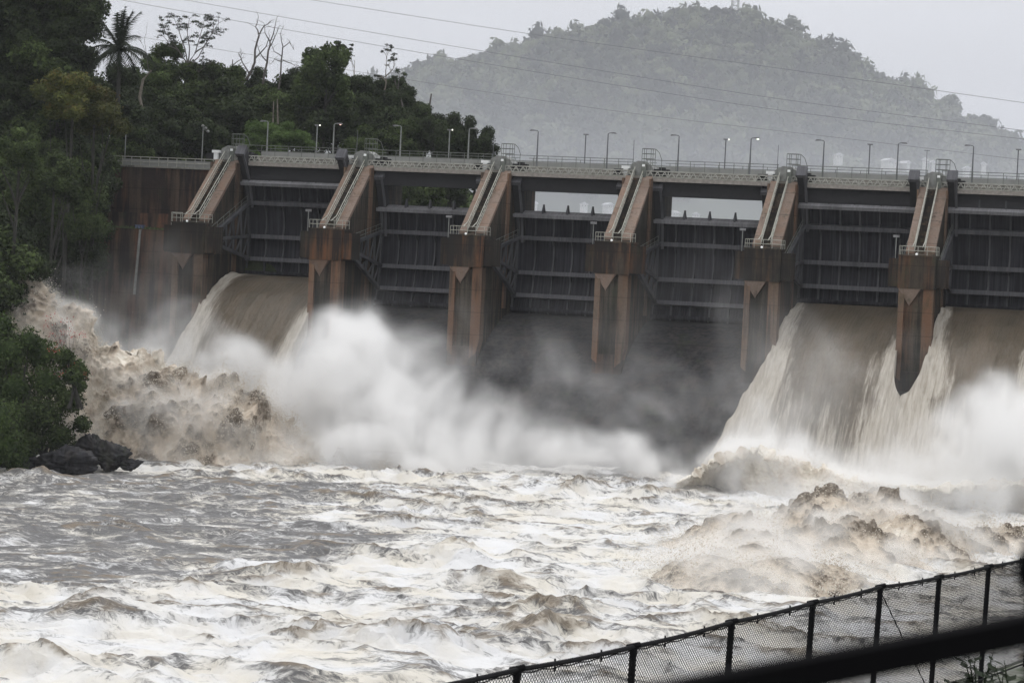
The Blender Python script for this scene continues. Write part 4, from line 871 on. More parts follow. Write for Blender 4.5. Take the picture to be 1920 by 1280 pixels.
tree(130, 185, 284, 3.6, 'yellow', 'olive-yellow tree in the left bank wood beside the leaning yellowish one', seed=1, sz=.9)
tree(160, 425, 285, 2.2, 'mid', 'light green leafy tree at the foot of the wood beside the brown wall', seed=2, sz=1.3)
tree(100, 340, 276, 3.0, 'mid', 'fresh green tree in the middle of the left bank wood', seed=4)
tree(30, 290, 259, 2.8, 'mid', 'light green tree at the left edge of the picture', seed=6)
# the wood behind the dam, along the ridge
RIDGE = [(238, 245, 318, 3.0, 'dark'), (215, 175, 335, 3.2, 'dark'), (250, 280, 316, 2.4, 'mid'), (235, 190, 330, 3.4, 'dark'), (275, 165, 345, 3.6, 'mid'), (300, 215, 335, 3.4, 'mid'), (320, 135, 350, 3.0, 'mid'), (345, 185, 345, 3.8, 'mid'), (330, 250, 330, 3.6, 'dark'), (385, 165, 350, 3.3, 'mid'), (400, 215, 345, 4.0, 'dark'), (375, 260, 332, 3.4, 'dark'),
         (430, 180, 352, 3.2, 'mid'), (440, 245, 340, 3.8, 'dark'), (470, 175, 355, 3.0, 'dark'), (480, 215, 350, 3.4, 'mid'), (515, 195, 352, 3.4, 'mid'), (540, 175, 355, 2.8, 'dark'), (530, 235, 345, 3.4, 'mid'), (560, 225, 350, 3.2, 'dark'), (590, 205, 345, 3.6, 'dark'), (635, 200, 345, 3.6, 'dark'), (620, 250, 340, 3.8, 'dark'),
         (670, 200, 348, 3.2, 'dark'), (690, 245, 342, 3.8, 'dark'), (700, 185, 350, 2.6, 'dark'), (730, 185, 352, 2.6, 'dark'), (735, 230, 345, 3.6, 'dark'), (765, 205, 352, 2.4, 'dark'), (775, 250, 342, 3.2, 'dark'), (800, 240, 345, 2.6, 'dark'), (820, 262, 340, 2.8, 'dark'), (750, 280, 338, 3.0, 'mid'), (690, 285, 336, 2.8, 'mid'), (850, 285, 338, 2.4, 'dark'), (500, 275, 336, 3., 'bright'), (300, 285, 326, 3., 'dark')]
RIDGE.sort(); TIER = {0: 0, 1: 0, 2: 0}
for i, (x, y, D, r_, kd) in enumerate(RIDGE):
    tr = 0 if y < 200 else 1 if y < 245 else 2; TIER[tr] += 1
    tree(x, y, D, r_*1.2, kd, f"{dict(dark='dark', mid='green', bright='pale green')[kd]} tree in the wood behind the dam, {NUM[TIER[tr]-1]} from left in its {['top', 'middle', 'lowest'][tr]} row", 'leafy trees of the wood behind the dam', seed=i+2)
tree(610, 150, 338, 3.9, 'mid', 'tall round-topped tree, vine-covered, standing highest in the wood behind the dam', seed=4, sz=1.25, mi=1)
tree(862, 262, 336, 3.0, 'dark', 'dark round tree near the right end of the wood', seed=5, sz=1.15)
tree(898, 275, 338, 2.6, 'dark', 'last dark tree at the right end of the wood, against the misty hill', seed=7, sz=1.1)
tree(555, 262, 325, 2.7, 'bright', 'pale green bush on the grassy bank behind the first bay', cat='bush', name='bush', seed=8, sz=.8)
tree(490, 262, 328, 2.2, 'bright', 'light green bush left of the pale bush behind the first bay', cat='bush', name='bush', seed=9, sz=.8)
tree(790, 372, 330, 3.4, 'mid', 'green tree seen through the gap above the second gate', seed=11); tree(740, 365, 332, 3.0, 'dark', 'dark tree seen at the left of the gap above the second gate', seed=12); tree(845, 362, 334, 2.2, 'dark', 'dark tree seen at the right of the gap above the second gate', seed=13)

# undergrowth that covers the slopes between the trunks
def undergrowth():
    g = np.random.default_rng(15); n = 60000; X = g.uniform(-60, 27, n); Y = g.uniform(-75, 95, n); Z = h_left(X, Y)
    ok = (Z > 1.5) & ~((X > -24) & (Y > -12) & (Y < 9)); X, Y, Z = X[ok], Y[ok], Z[ok]; n = len(X)
    hh = 3.4*fbm(V3(X*.22, Y*.22), 3, 66)**1.5; Pn = V3(X, Y, Z+hh*g.uniform(.2, 1.3, n)); nr = g.normal(size=(n, 3))*.6+[0, -.4, .7]; nr /= np.linalg.norm(nr, axis=1)[:, None]
    a = np.cross(nr, g.normal(size=(n, 3))); a /= np.linalg.norm(a, axis=1)[:, None]; b = np.cross(nr, a); s_ = .42*g.uniform(.4, 1.2, n)[:, None]
    V = np.stack([Pn-a*s_, Pn-b*s_*.6, Pn+a*s_, Pn+b*s_*.6], 1).reshape(-1, 3); me = npmesh('undergrowth', V, np.arange(len(V)).reshape(-1, 4), {'tint': np.repeat(np.clip(vn(Pn*.3, 4)*.9+g.uniform(-.2, .2, n), 0, 1), 4)}, smooth=False)
    tag(link('undergrowth', me, M_LF['mid']), kind='stuff')
undergrowth()

# special trees
def branchy(name, base, top, D, w, label, seed, mat, leaves=None, r0=.22, fork=.35, nb=6, depth=3, flat_top=False, lsize=.16, nl=900):
    b = atD(*base, D); tp = atD(*top, D); h = np.linalg.norm(tp-b); r = thing(name, tuple(b), label, 'tree'); g = np.random.default_rng(seed); m = MB(); tips = []
    ax_ = (tp-b)/h
    def grow(p, d, L, rr, lv):
        k = 4; pts = [p]; q = p.copy(); dd = d.copy()
        for i in range(k):
            dd = dd+g.normal(size=3)*.16*[1, .8, .6]; dd /= np.linalg.norm(dd); q = q+dd*L/k; pts.append(q.copy())
        m.tube(pts, list(np.linspace(rr, rr*.5, k+1)), 5 if lv < 2 else 4)
        if lv >= depth: tips.append(q); return
        for i in range(g.integers(2, 4) if lv else nb//2):
            a = g.uniform(0, 6.28); s = g.uniform(.45, 1.0); side = np.array([math.cos(a), math.sin(a)*.8, 0]); nd = dd*(.75 if not flat_top else .55)+side*s; nd[2] = max(nd[2], .1 if flat_top else .12)
            j = g.integers(2, k+1); grow(pts[j], nd/np.linalg.norm(nd), L*g.uniform(.5, .75), rr*.52, lv+1)
    grow(np.zeros(3), ax_, h*fork, r0, 0)
    # scale so it fills the wanted height and width
    V = np.array(m.v); T = np.array(tips); zs = (tp[2]-b[2])/max(V[:, 2].max(), .1); ws = w/max(np.abs(V[:, :2]).max()*2, .1)
    f = lambda A: A*[ws, ws, zs]
    lean = lambda A: A+np.outer(A[:, 2]/(h*1.), [tp[0]-b[0], tp[1]-b[1], 0])
    m.v = [tuple(q) for q in lean(f(V))]; link('trunk', m, mat, r, fix=False)
    if leaves:
        T = lean(f(T)); T = T[T[:, 2] > .3*T[:, 2].max()]
        me = leafmesh('crown', T, np.full(len(T), leaves[1]), nl, lsize, seed, .5, .1, hull=False); me.materials.append(M_LF[leaves[0]]); link('crown', me, None, r)
    return r
def limbs(name, trunk, arms, D, label, mat, r0, leaves=None, seed=0, twigs=3, tl=1.2):
    g = np.random.default_rng(seed); P0 = atD(*trunk[0], D); r = thing(name, tuple(P0), label, 'tree'); m = MB(); tips = []
    def poly(pts, ra, rb, dd=0.):
        P = [atD(x, y, D)-P0 for x, y in pts]
        if dd: P = [p+_F0*dd*k/(len(P)-1) for k, p in enumerate(P)]
        Q = []
        for k in range(len(P)-1):
            for t_ in (0, .5): Q.append(P[k]+(P[k+1]-P[k])*t_+g.normal(size=3)*.05)
        Q.append(P[-1]); m.tube(Q, list(np.linspace(ra, rb, len(Q))), 5); return Q
    poly(trunk, r0, r0*.55)
    for pts in arms:
        Q = poly(pts, r0*.5, r0*.13, g.uniform(-2, 2))
        for k in range(len(Q)//2, len(Q)):
            for _ in range(twigs):
                d = g.normal(size=3)*[.9, .6, .5]+[0, 0, .55]; d /= np.linalg.norm(d); e1 = Q[k]+d*tl*g.uniform(.4, 1.); d2 = d+g.normal(size=3)*.5; e2 = e1+d2/np.linalg.norm(d2)*tl*g.uniform(.3, .7)
                m.tube([Q[k], e1, e2], [r0*.16, r0*.1, r0*.05], 3); tips += [e2, e1]
    link('trunk', m, mat, r, fix=False)
    if leaves:
        T = np.array(tips); me = leafmesh('crown', T, np.full(len(T), leaves[1]), leaves[2], leaves[3], seed, .45, .05, hull=False); me.materials.append(M_LF[leaves[0]]); link('crown', me, None, r)
limbs('flat_topped_tree', [(345, 190), (348, 150), (352, 120)], [[(352, 120), (335, 95), (318, 72), (305, 48)], [(352, 120), (345, 90), (335, 60), (325, 34)], [(352, 122), (356, 90), (352, 60), (356, 36)], [(350, 125), (366, 100), (376, 70), (384, 40)], [(350, 128), (372, 108), (392, 75), (412, 45)], [(366, 100), (380, 88), (398, 62), (400, 38)], [(348, 150), (372, 135), (392, 118)], [(335, 95), (318, 86), (308, 70)]],
      345, 'tall umbrella-crowned tree with thin flat foliage against the pale sky', M_DEAD, .2, ('dark', .42, 5200, .10), 5, 3, 1.0)
limbs('bare_tree', [(440, 195), (452, 160), (468, 138), (478, 118), (478, 95), (486, 66)], [[(486, 66), (480, 50), (484, 30)], [(486, 66), (496, 50), (510, 40)], [(478, 112), (500, 88), (508, 70)], [(468, 138), (456, 118), (448, 100)]], 352, 'bare twisted dead tree, tallest of the leafless ones on the ridge', M_DEAD, .22, None, 8, 1, 1.0)
limbs('bare_tree', [(486, 190), (496, 140), (504, 95), (506, 78)], [[(506, 78), (498, 62), (496, 45)], [(506, 78), (515, 52), (520, 32)], [(504, 90), (516, 72), (526, 50)], [(500, 115), (488, 100), (484, 82)]], 352, 'bare forked dead tree just right of the tallest leafless one', M_DEAD, .18, None, 12, 1, .9)
limbs('bare_tree', [(520, 190), (526, 150), (528, 115), (530, 88)], [[(530, 88), (528, 70), (530, 58)], [(528, 115), (515, 112), (508, 122)], [(528, 115), (545, 118), (556, 126)], [(530, 90), (544, 80), (552, 95)], [(528, 105), (514, 96), (508, 84)]], 352, 'shorter bare dead tree with spreading twigs left of the round-topped tree', M_DEAD, .15, None, 17, 2, .7)
branchy('bare_tree', (437, 165), (440, 88), 355, 3.2, 'faint bare shrub-like tree between the umbrella crown and the dead trees', 23, M_DEAD, None, .1, .4, 4, 3)
branchy('bare_tree', (278, 130), (272, 40), 340, 2.4, 'thin leafless tree right of the palm', 29, M_DEAD, None, .1, .5, 4, 2)
branchy('bare_tree', (664, 175), (668, 84), 348, 1.8, 'slender pale dead tree right of the round-topped tree', 31, M_BARK, ('grey', .3), .15, .6, 4, 2, False, .14, 260)
branchy('bare_tree', (720, 180), (724, 84), 348, 3.0, 'pale dead tree with a tuft of twigs above the dark wood', 37, M_BARK, ('grey', .35), .17, .5, 6, 3, False, .12, 700)
branchy('bare_tree', (755, 200), (750, 132), 348, 3.0, 'dark half-bare tree left of the broken snag', 41, M_DEAD, ('dark', .4), .17, .45, 6, 3, False, .14, 800)
branchy('ivy_topped_tree', (632, 125), (632, 80), 340, 2.4, 'small dark tufted tree rising behind the round-topped tree', 43, M_DEAD, ('dark', .55), .15, .45, 6, 2, False, .17, 1200)
def polytree(name, pts, D, rad, mat, label):
    P = [atD(x, y, D) for x, y in pts]; r = thing(name, tuple(P[0]), label, 'tree'); m = MB(); m.tube([p-P[0] for p in P], list(np.linspace(rad, rad*.45, len(P))), 7); link('trunk', m, mat, r); return r
polytree('snag', [(792, 225), (798, 210), (806, 195), (809, 176)], 346, .2, M_DEAD, 'broken bare snag standing alone in front of the misty hill')
polytree('slender_trunk', [(257, 292), (262, 262), (268, 232), (266, 205), (262, 182), (268, 150), (284, 132)], 322, .30, M_BARK, 'pale slender trunk leaning behind the abutment railing')
polytree('slender_trunk', [(511, 262), (512, 225), (513, 190)], 340, .14, M_BARK, 'left one of two thin pale trunks before the ridge trees')
polytree('slender_trunk', [(520, 265), (521, 225), (520, 186)], 340, .17, M_BARK, 'right one of two thin pale trunks before the ridge trees')
# palm
c = atD(222, 95, 300); gz = c[2]-9; pr = thing('palm_tree', (c[0], c[1], gz), 'dark palm tree with drooping fronds rising out of the left bank wood', 'palm tree')
m = MB(); m.tube([(0, 0, 0), (.2, 0, 4), (.1, 0, 9)], [.3, .25, .2], 8); link('trunk', m, M_BARKD, pr)
g = np.random.default_rng(4)
for k in range(30):
    a = k*2.4; up = g.uniform(-.2, 1.5); L = g.uniform(3.8, 5.6); m = MB(); pts = []; q = np.array([.1, 0, 9.]); d = np.array([math.cos(a)*math.cos(up), math.sin(a)*math.cos(up), math.sin(up)])
    for i in range(9):
        pts.append(q.copy()); q = q+d*L/8; d = d+[g.normal()*.05, g.normal()*.05, -.15-.07*(1-abs(math.sin(up)))]; d /= np.linalg.norm(d)
    m.tube(pts, list(np.linspace(.05, .015, 9)), 4)
    for i in range(1, 9):
        dd = pts[i]-pts[i-1]; dd /= np.linalg.norm(dd); sd = np.cross(dd, [0, 0, 1]); sd /= np.linalg.norm(sd)+1e-6
        for f_ in (0, .2, .4, .6, .8):
            p = pts[i-1]+(pts[i]-pts[i-1])*f_; l = 1.15*math.sin(math.pi*(i+f_)/9.6)+.15
            for s in (-1, 1):
                e_ = p+sd*s*l*.75+dd*l*.5+np.array([0, 0, -.45*l]); m.add([p-dd*.06, p+dd*.06, e_+g.normal(size=3)*.08], [(0, 1, 2)])
    link('frond', m, M_LF['dark'], pr, fix=False)

# ------------------------------------------------------------------ shrubs and rocks by the river
def shrubmass(name, blobs, D, n, size, kind, label, seed, cat='bush'):
    C_ = [atD(x, y, D+dd) for x, y, r_, dd in blobs]; c0 = np.mean(C_, axis=0); c0[2] = min(c[2] for c in C_)
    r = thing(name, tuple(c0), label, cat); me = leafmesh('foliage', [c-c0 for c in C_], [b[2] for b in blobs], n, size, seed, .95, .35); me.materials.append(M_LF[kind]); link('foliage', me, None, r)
    m = MB(); g = np.random.default_rng(seed)
    for c in C_: m.tube([np.array([0, 0, -2.])+g.uniform(-1, 1, 3)*[1, 1, 0], (c-c0)*.6, (c-c0)], [.16, .1, .04], 5)
    link('stem', m, M_BARKD, r); return r, c0
shrubmass('bush', [(0, 800, 2.6, -2), (-20, 850, 2.2, -3), (-5, 790, 2.6, -9), (10, 835, 2.2, -9), (30, 860, 1.6, -8), (-30, 850, 2.4, -9), (5, 610, 1.5, 0), (55, 640, 1.6, -1), (20, 660, 2.4, -1), (75, 665, 2.1, 0), (115, 668, 1.3, 0), (30, 730, 2.4, -1), (90, 720, 2.2, -1), (135, 690, 1.5, 1), (-30, 630, 2.2, 0), (-30, 720, 2.6, 0)], 250, 20000, .15, 'lush', 'big green bush at the left edge in front of the brown boiling water', 61)
shrubmass('bush', [(20, 790, 2.3, -2), (80, 780, 2.1, -2), (130, 750, 1.6, -1), (150, 700, 1.0, 0), (110, 820, 1.7, -2), (-20, 820, 2.2, -2), (50, 830, 1.6, -3), (155, 795, 1.0, -1)], 249, 15000, .15, 'mid', 'dark green bush hanging over the grey rocks at the waterline', 62)
shrubmass('bush', [(80, 345, 2.6, 0), (130, 340, 2.4, 1), (170, 370, 2.2, 2), (95, 395, 2.6, 0), (145, 410, 2.4, 1), (180, 430, 1.7, 2), (40, 380, 2.8, 0)], 286, 22000, .19, 'mid', 'thick green foliage of the wood beside the upper abutment wall', 65)
shrubmass('bush', [(85, 450, 2.6, 0), (135, 465, 2.4, 1), (172, 480, 1.9, 2), (100, 505, 2.2, 1), (150, 515, 1.8, 2), (50, 430, 2.8, 0), (180, 505, 1.3, 3)], 286, 22000, .19, 'dark', 'dark thicket above the spray, at the foot of the wood', 66)
shrubmass('bush', [(-20, 480, 3, 0), (20, 460, 2.8, 0), (50, 490, 2.0, 1), (10, 505, 1.6, 1), (-20, 430, 3, 0)], 272, 16000, .19, 'dark', 'dark leafy thicket above the highest tongue of the boiling water', 64)
rb, c0 = shrubmass('flowering_bush', [(125, 668, .8, -2), (145, 690, .8, -2), (150, 725, .7, -2), (135, 705, .9, -3)], 247.5, 2600, .15, 'mid', 'red-flowering twiggy bush at the edge of the big green bush', 63)
M_RED = flat('red_petals', (.42, .045, .03), .6, var=.3)
g = np.random.default_rng(9); m = MB()
for (x, y) in [(95, 592), (90, 612), (120, 622), (128, 602), (140, 626), (112, 640), (118, 700), (140, 705), (148, 700), (135, 690), (104, 656), (150, 628), (100, 628)]:
    for k in range(30):
        c = atD(x+g.normal()*8, y+g.normal()*4, 245.5+g.uniform(-.8, .8))-c0; a = g.uniform(0, 6.28); s = g.uniform(.05, .11); u = g.normal(size=3); u /= np.linalg.norm(u); w = np.cross(u, [0, 0, 1.]); w /= np.linalg.norm(w)+1e-6
        m.add([c-u*s, c-w*s*.6, c+u*s, c+w*s*.6], [(0, 1, 2, 3)])
link('blossom', m, M_RED, rb, fix=False)
m = MB(); q0 = atD(128, 690, 246)-c0
for (x, y) in [(95, 592), (90, 612), (120, 622), (128, 602), (140, 626), (112, 640), (150, 628), (104, 656)]:
    e_ = atD(x, y, 245.5)-c0; m.tube([q0, (q0+e_)/2+[.1, 0, .12], e_], [.03, .02, .008], 4)
link('twig', m, M_BARK, rb, fix=False)
M_ROCK = concrete('wet_grey_rock', (.045, .045, .05), (.014, .014, .016), (.05, .042, .034), .6, .5)
def rock(px, py, D, s, label, seed):
    c = atD(px, py, D); r = thing('rock', tuple(c), label, 'rock', 'wet rocks on the left bank'); n = 80; th = np.linspace(0, 2*math.pi, n+1)[:-1]; ph = np.linspace(.02, math.pi-.02, 46); TH, PP = np.meshgrid(th, ph, indexing='ij')
    D_ = np.stack([np.cos(TH)*np.sin(PP), np.sin(TH)*np.sin(PP), np.cos(PP)], -1); gr_ = np.random.default_rng(seed); pn = gr_.normal(size=(16, 3)); pn /= np.linalg.norm(pn, axis=1)[:, None]; pd = gr_.uniform(.6, 1., 16); R = np.min(np.where((D_@pn.T) > .05, pd/np.maximum(D_@pn.T, .05), 9), -1); R = np.minimum(R, 1.5)*(.5+.6*ridged(D_*2.2+seed, 5, seed)+.35*ridged(D_*6+seed, 3, seed))
    H = D_*R[..., None]*np.array(s); k = 46; i = np.arange(n)[:, None]*k+np.arange(k-1)[None]; j = ((np.arange(n)+1) % n)[:, None]*k+np.arange(k-1)[None]
    link('stone', npmesh('stone', H.reshape(-1, 3), np.stack([i, j, j+1, i+1], -1).reshape(-1, 4), smooth=False), M_ROCK, r)
rock(30, 868, 246, (2.6, 2, 1.1), 'low wet rock at the left edge of the waterline', 3); rock(105, 868, 246, (2.2, 1.8, 1.1), 'broad grey rock under the dark bush', 7); rock(212, 856, 248, (1.7, 1.4, 1.1), 'dark pointed rock jutting out at the foot of the boiling water', 11)
rock(172, 842, 250.5, (1.3, 1.3, 1.3), 'grey rock between the bush and the pointed rock', 13); rock(-30, 868, 246, (3, 2, 1.3), 'rock at the far left waterline', 17); rock(240, 872, 248, (.9, .9, .6), 'small black rock lowest in the waterline', 19); rock(150, 866, 247, (1.2, 1, .8), 'flat wet rock below the grey rock', 23)

# ------------------------------------------------------------------ the misty hill far behind
def ridge_y(px): return np.interp(px, [-900, 300, 560, 660, 700, 780, 860, 940, 1040, 1120, 1200, 1290, 1400, 1450, 1520, 1600, 1680, 1740, 1790, 1860, 1920, 2100, 2600, 3200], [420, 330, 240, 168, 148, 122, 102, 85, 66, 47, 38, 30, 40, 48, 78, 110, 135, 165, 185, 222, 262, 330, 400, 430])
HD = 1750.
nx_ = 300; cols = np.linspace(-900, 3200, nx_); rows = np.linspace(0, 1, 70)
HV = np.zeros((nx_, 70, 3))
def hill_point(px, v):     # v: 0 at the foot, 1 at the ridge, up to 1.3 over the back
    D = HD-620+np.minimum(v, 1)*620+np.maximum(v-1, 0)*1600; y = ridge_y(px)+70+np.interp(px, [1400, 1700, 1950], [0, 26, 26])
    top = atD(px, y, HD)[2]; z = 26+(top-26)*np.where(v <= 1, np.sin(np.clip(v, 0, 1)*math.pi/2)**.9, 1-np.clip(v-1, 0, 1)*1.5)
    c = CAM[None]+np.stack([ray(px, 400)]*1)*1
    d = ray(px, 400); d = d/np.dot(d, _F0); p = CAM+d*D; return np.array([p[0], p[1], z])
for i, px in enumerate(cols):
    for j, v in enumerate(rows*1.5): HV[i, j] = hill_point(px, v)
nz_ = (fbm(HV*[.006, .006, 0], 4, 33)-.5)*26*sstep(0, .3, rows)[None]*(1-sstep(.6, .68, rows)*.0)[None]
HV[..., 2] += nz_*np.clip((rows*1.5)[None], 0, 1)*np.where((rows*1.5)[None] > .8, .12, 1)
t = NT('hill_ground'); p = t.pos(); M_HILL = t.surf(t.mix(t.mr(t.noise(p, .02, 5), .4, .6), (.022, .032, .016), (.05, .065, .03)), .95)
struct('hill', npmesh('hill', HV.reshape(-1, 3), gridq(nx_, 70)), M_HILL)
# tree crowns on the hill: one far-off wood
g = np.random.default_rng(21); crowns = []
ns = 2600; PX = g.uniform(540, 2050, ns); VV = g.uniform(.05, 1.0, ns)**.8; VV[:330] = g.uniform(.97, 1.01, 330); PX[:330] = np.linspace(600, 2000, 330)+g.uniform(-6, 6, 330)
Vs, Qs, Ts = [], [], []; off = 0
unit = {}
for s in range(6):
    C_, R_ = lobes(1., 300+s, 7, 1., .7); me = leafmesh('tmp', C_, R_, 300, .13, 300+s, .9, .55, hull=True); a = np.zeros(len(me.vertices)*3, 'f'); me.vertices.foreach_get('co', a)
    q = np.array([list(pl.vertices) for pl in me.polygons]); ta = np.zeros(len(me.vertices), 'f'); me.attributes['tint'].data.foreach_get('value', ta); unit[s] = (a.reshape(-1, 3), q, ta); bpy.data.meshes.remove(me)
ci = np.clip(((PX+900)/4100*(nx_-1)), 0, nx_-2)
for k in range(ns):
    i = int(ci[k]); j = min(int(VV[k]/1.5*69), 68); b = HV[i, j]+(HV[i, j+1]-HV[i, j])*(VV[k]/1.5*69-j)+(HV[i+1, j]-HV[i, j])*(ci[k]-i)
    r_ = g.uniform(4.0, 8.6) if k >= 330 else g.choice([1.8, 2.6, 3.5, 5.2]); a, q, ta = unit[k % 6]; an = g.uniform(0, 6.28); rot = np.array([[math.cos(an), -math.sin(an), 0], [math.sin(an), math.cos(an), 0], [0, 0, 1]])
    r_ *= 1.7; Vs.append(a@rot.T*r_*[1, 1, g.uniform(.8, 1.3)]+b+[0, 0, r_*g.uniform(.3, 1.0)]); Qs.append(q+off); off += len(a); Ts.append(ta*.3+g.uniform(-.3, .8))
t = NT('hill_leaves'); M_HL = t.surf(t.mix(t.attr('tint'), (.005, .010, .005), (.105, .122, .058)), .8)
fw = npmesh('far_forest', np.concatenate(Vs), np.concatenate(Qs), {'tint': np.clip(np.concatenate(Ts), 0, 1)}, smooth=False); tag(link('far_forest', fw, M_HL), kind='stuff')
del Vs, Qs, Ts
# mast on the hill top
c = hill_point(1359, 1.0); mr_ = thing('radio_mast', tuple(c), 'lattice radio mast on the summit of the misty hill', 'mast'); m = MB(); H = 46
for sx, sy in ((-1, -1), (1, -1), (1, 1), (-1, 1)): m.bar((sx*3.2, sy*3.2, 0), (sx*1.6, sy*1.6, H), .55)
for k in range(9):
    z = 4+k*4.8; w0 = 3.2-1.6*z/H; w1 = 3.2-1.6*(z+4.8)/H
    for s in (-1, 1): m.bar((-w0, s*w0, z), (w0, s*w0, z), .35); m.bar((-w0, s*w0, z), (w1, s*w1, min(H, z+4.8)), .3); m.bar((s*w0, -w0, z), (s*w0, w0, z), .35)
link('lattice', m, M_POLEP, mr_); link('antenna', MB().bar((0, 0, H-3), (0, 0, H+12), .5), M_POLEP, mr_)
# houses at the foot of the hill
M_HW = flat('white_house_wall', (.50, .50, .48), .7, var=.05); M_HR = flat('pale_metal_roof', (.45, .45, .46), .6, var=.1); M_HWN = flat('dark_window', (.03, .03, .04), .2)
HS = [(1000, 378, 5, 'small white house glimpsed left in the left see-through gap'), (1095, 380, 9, 'pale long house in the middle of the left see-through gap'), (1140, 381, 7, 'cream house at the right of the left see-through gap'), (1265, 396, 9, 'white house at the left of the right see-through gap'), (1305, 399, 8, 'low pale house in the middle of the right see-through gap'),
      (1665, 298, 9, 'cream house behind the fifth bay lamps, broad roof'), (1680, 301, 6, 'small cream house beside the broad-roofed one'), (1572, 288, 9, 'faint pale house low on the hill left of the white group'), (1697, 303, 4, 'little white house right of the cream ones'), (1735, 297, 4, 'upper little white house of the right group'), (1748, 302, 4, 'lower little white house of the right group'),
      (906, 180, 8, 'white house high on the left shoulder of the hill'), (1845, 305, 4, 'tiny white house near the right edge'), (1812, 313, 5, 'tiny pale house above the parapet near the right edge')]
for i, (x, y, w, lb) in enumerate(HS):
    D = 1140 if y > 280 else 1500; c = atD(x, y, D); r = thing('house', (c[0], c[1], c[2]-2), lb, 'house', 'houses on the far hill'); w = w*.34; h = 1.2
    r.rotation_euler = (0, 0, .27+(i % 3-1)*.25)
    link('wall', MB().box(-w/2, w/2, -4, 4, -3, h), M_HW, r); link('roof', MB().prism([(-w/2-.6, h), (w/2+.6, h), (0, h+1.1)], 'y', -4.6, 4.6), M_HR, r)
    m = MB()
    m.box(-w*.25, -w*.15, -4.06, -4.01, .3, .9); link('window', m, M_HWN, r); m = MB(); m.box(w*.15, w*.25, -4.06, -4.01, .3, .9); link('window', m, M_HWN, r)
# mist lying over the lake between the dam and the hill
t = NT('lake_mist'); t.t.links.new(t.n('ShaderNodeVolumePrincipled', None, Color=(.93, .95, 1, 1), Density=MIST).outputs[0], t.out.inputs['Volume'])
mm = MB().box(-1850, 1850, 150, 1000, 26.8, 325).mesh('lake_mist'); fixn(mm); tag(link('lake_mist', mm, t.m), kind='stuff')

t = NT('valley_mist'); t.t.links.new(t.n('ShaderNodeVolumePrincipled', None, Color=(.93, .95, 1, 1), Density=.0006).outputs[0], t.out.inputs['Volume'])
mm = MB().box(-1840, 1840, 160, 1500, 26.9, 72).mesh('valley_mist'); fixn(mm); tag(link('valley_mist', mm, t.m), kind='stuff')
# ------------------------------------------------------------------ power lines
LINES = [([(583, 0), (1000, 66), (1460, 128), (1920, 193)], 'uppermost power line crossing the sky and the hill'), ([(345, 0), (480, 24), (760, 72), (1000, 112), (1460, 187), (1920, 245)], 'second power line from the top'),
         ([(225, 0), (520, 54), (760, 94), (1000, 135), (1460, 209), (1920, 261)], 'third power line from the top, close under the second'), ([(805, 156), (1000, 187), (1240, 221), (1503, 250), (1920, 300)], 'lowest faint power line low over the hill')]
M_WIRE = flat('grey_cable', (.20, .20, .21), .6)
for pts, lb in LINES:
    P = np.array(pts, float); a = P[0]-(P[1]-P[0])*2.5; b = P[-1]+(P[-1]-P[-2])*1.5; P = np.vstack([a if lb[0] != 'l' else P[0]-(P[1]-P[0])*4, P, b])
    xs = np.linspace(P[0, 0], P[-1, 0], 60); W_ = [atD(x, np.interp(x, P[:, 0], P[:, 1]), 420-.03*(x-960)) for x in xs]
    W_ = np.array(W_)
    for _ in range(12): W_[1:-1] = (W_[:-2]+2*W_[1:-1]+W_[2:])/4
    r = link('power_line', MB().tube(list(W_), .036 if lb[0] != 'l' else .03, 5), M_WIRE); tag(r, lb, 'power line', 'power lines over the lake')

# ------------------------------------------------------------------ chain-link fence on the near bank
t = NT('black_fence_pipe'); M_FEN = t.surf((.007, .007, .008), .8, spec=.1); t = NT('black_fence_wire'); M_MESH = t.surf((.006, .006, .007), .8, spec=.1)
PT = [(970, 1255), (1188, 1212), (1372, 1166), (1524, 1130), (1651, 1100), (1761, 1082), (1854, 1062), (1937, 1044), (2008, 1029)]
FP = [atD(x, y, (8.84+n)*2.3) for n, (x, y) in enumerate(PT)]; FP.insert(0, FP[0]-(FP[1]-FP[0])*1.0)
FH = 1.46
fence = thing('chain_link_fence', tuple(FP[0]-[0, 0, FH]), 'black chain-link fence running up from the lower middle to the right edge', 'fence'); o0 = FP[0]-np.array([0, 0, FH])
for k, p in enumerate(FP):
    q = p-o0; ln = .045*(1 if k < 6 else .8)
    m = MB(); m.tube([q-[ln, 0, FH+.3], q+[0, 0, .0]], .031, 8); po = link('post', m, M_FEN, fence)
    m = MB(); m.tube([q+[-.045, -.04, .0], q+[.045, .04, .02]], .024, 7); m.tube([q-[0, 0, .06], q-[0, 0, .02]], .034, 8); link('post_cap', m, M_FEN, po)
m = MB()
for k in range(len(FP)-1):
    a, b = FP[k]-o0, FP[k+1]-o0; m.tube([a+(b-a)*t+np.array([0, 0, -.012*math.sin(math.pi*t)]) for t in np.linspace(0, 1, 6)], .021, 7)
link('top_rail', m, M_FEN, fence)
AA, BB = [], []
for k in range(len(FP)-1):
    a, b = FP[k]-o0, FP[k+1]-o0; L = np.linalg.norm((b-a)[:2]); n = int(round(L/.056)); rh = .021; rows_ = int((FH-.06)/rh); u = (b-a)/n
    I, J = np.meshgrid(np.arange(n), np.arange(rows_), indexing='ij'); z0 = -.015-J*rh; odd = (J % 2)*.5
    def pt(i_, z_): return a+u*i_[..., None]+np.stack([0*z_, 0*z_, z_], -1)
    AA.append(pt(I+odd, z0).reshape(-1, 3)); BB.append(pt(I+.5-odd, z0-rh).reshape(-1, 3))
    AA.append(pt(I+1-odd, z0).reshape(-1, 3)); BB.append(pt(I+.5+odd, z0-rh).reshape(-1, 3))
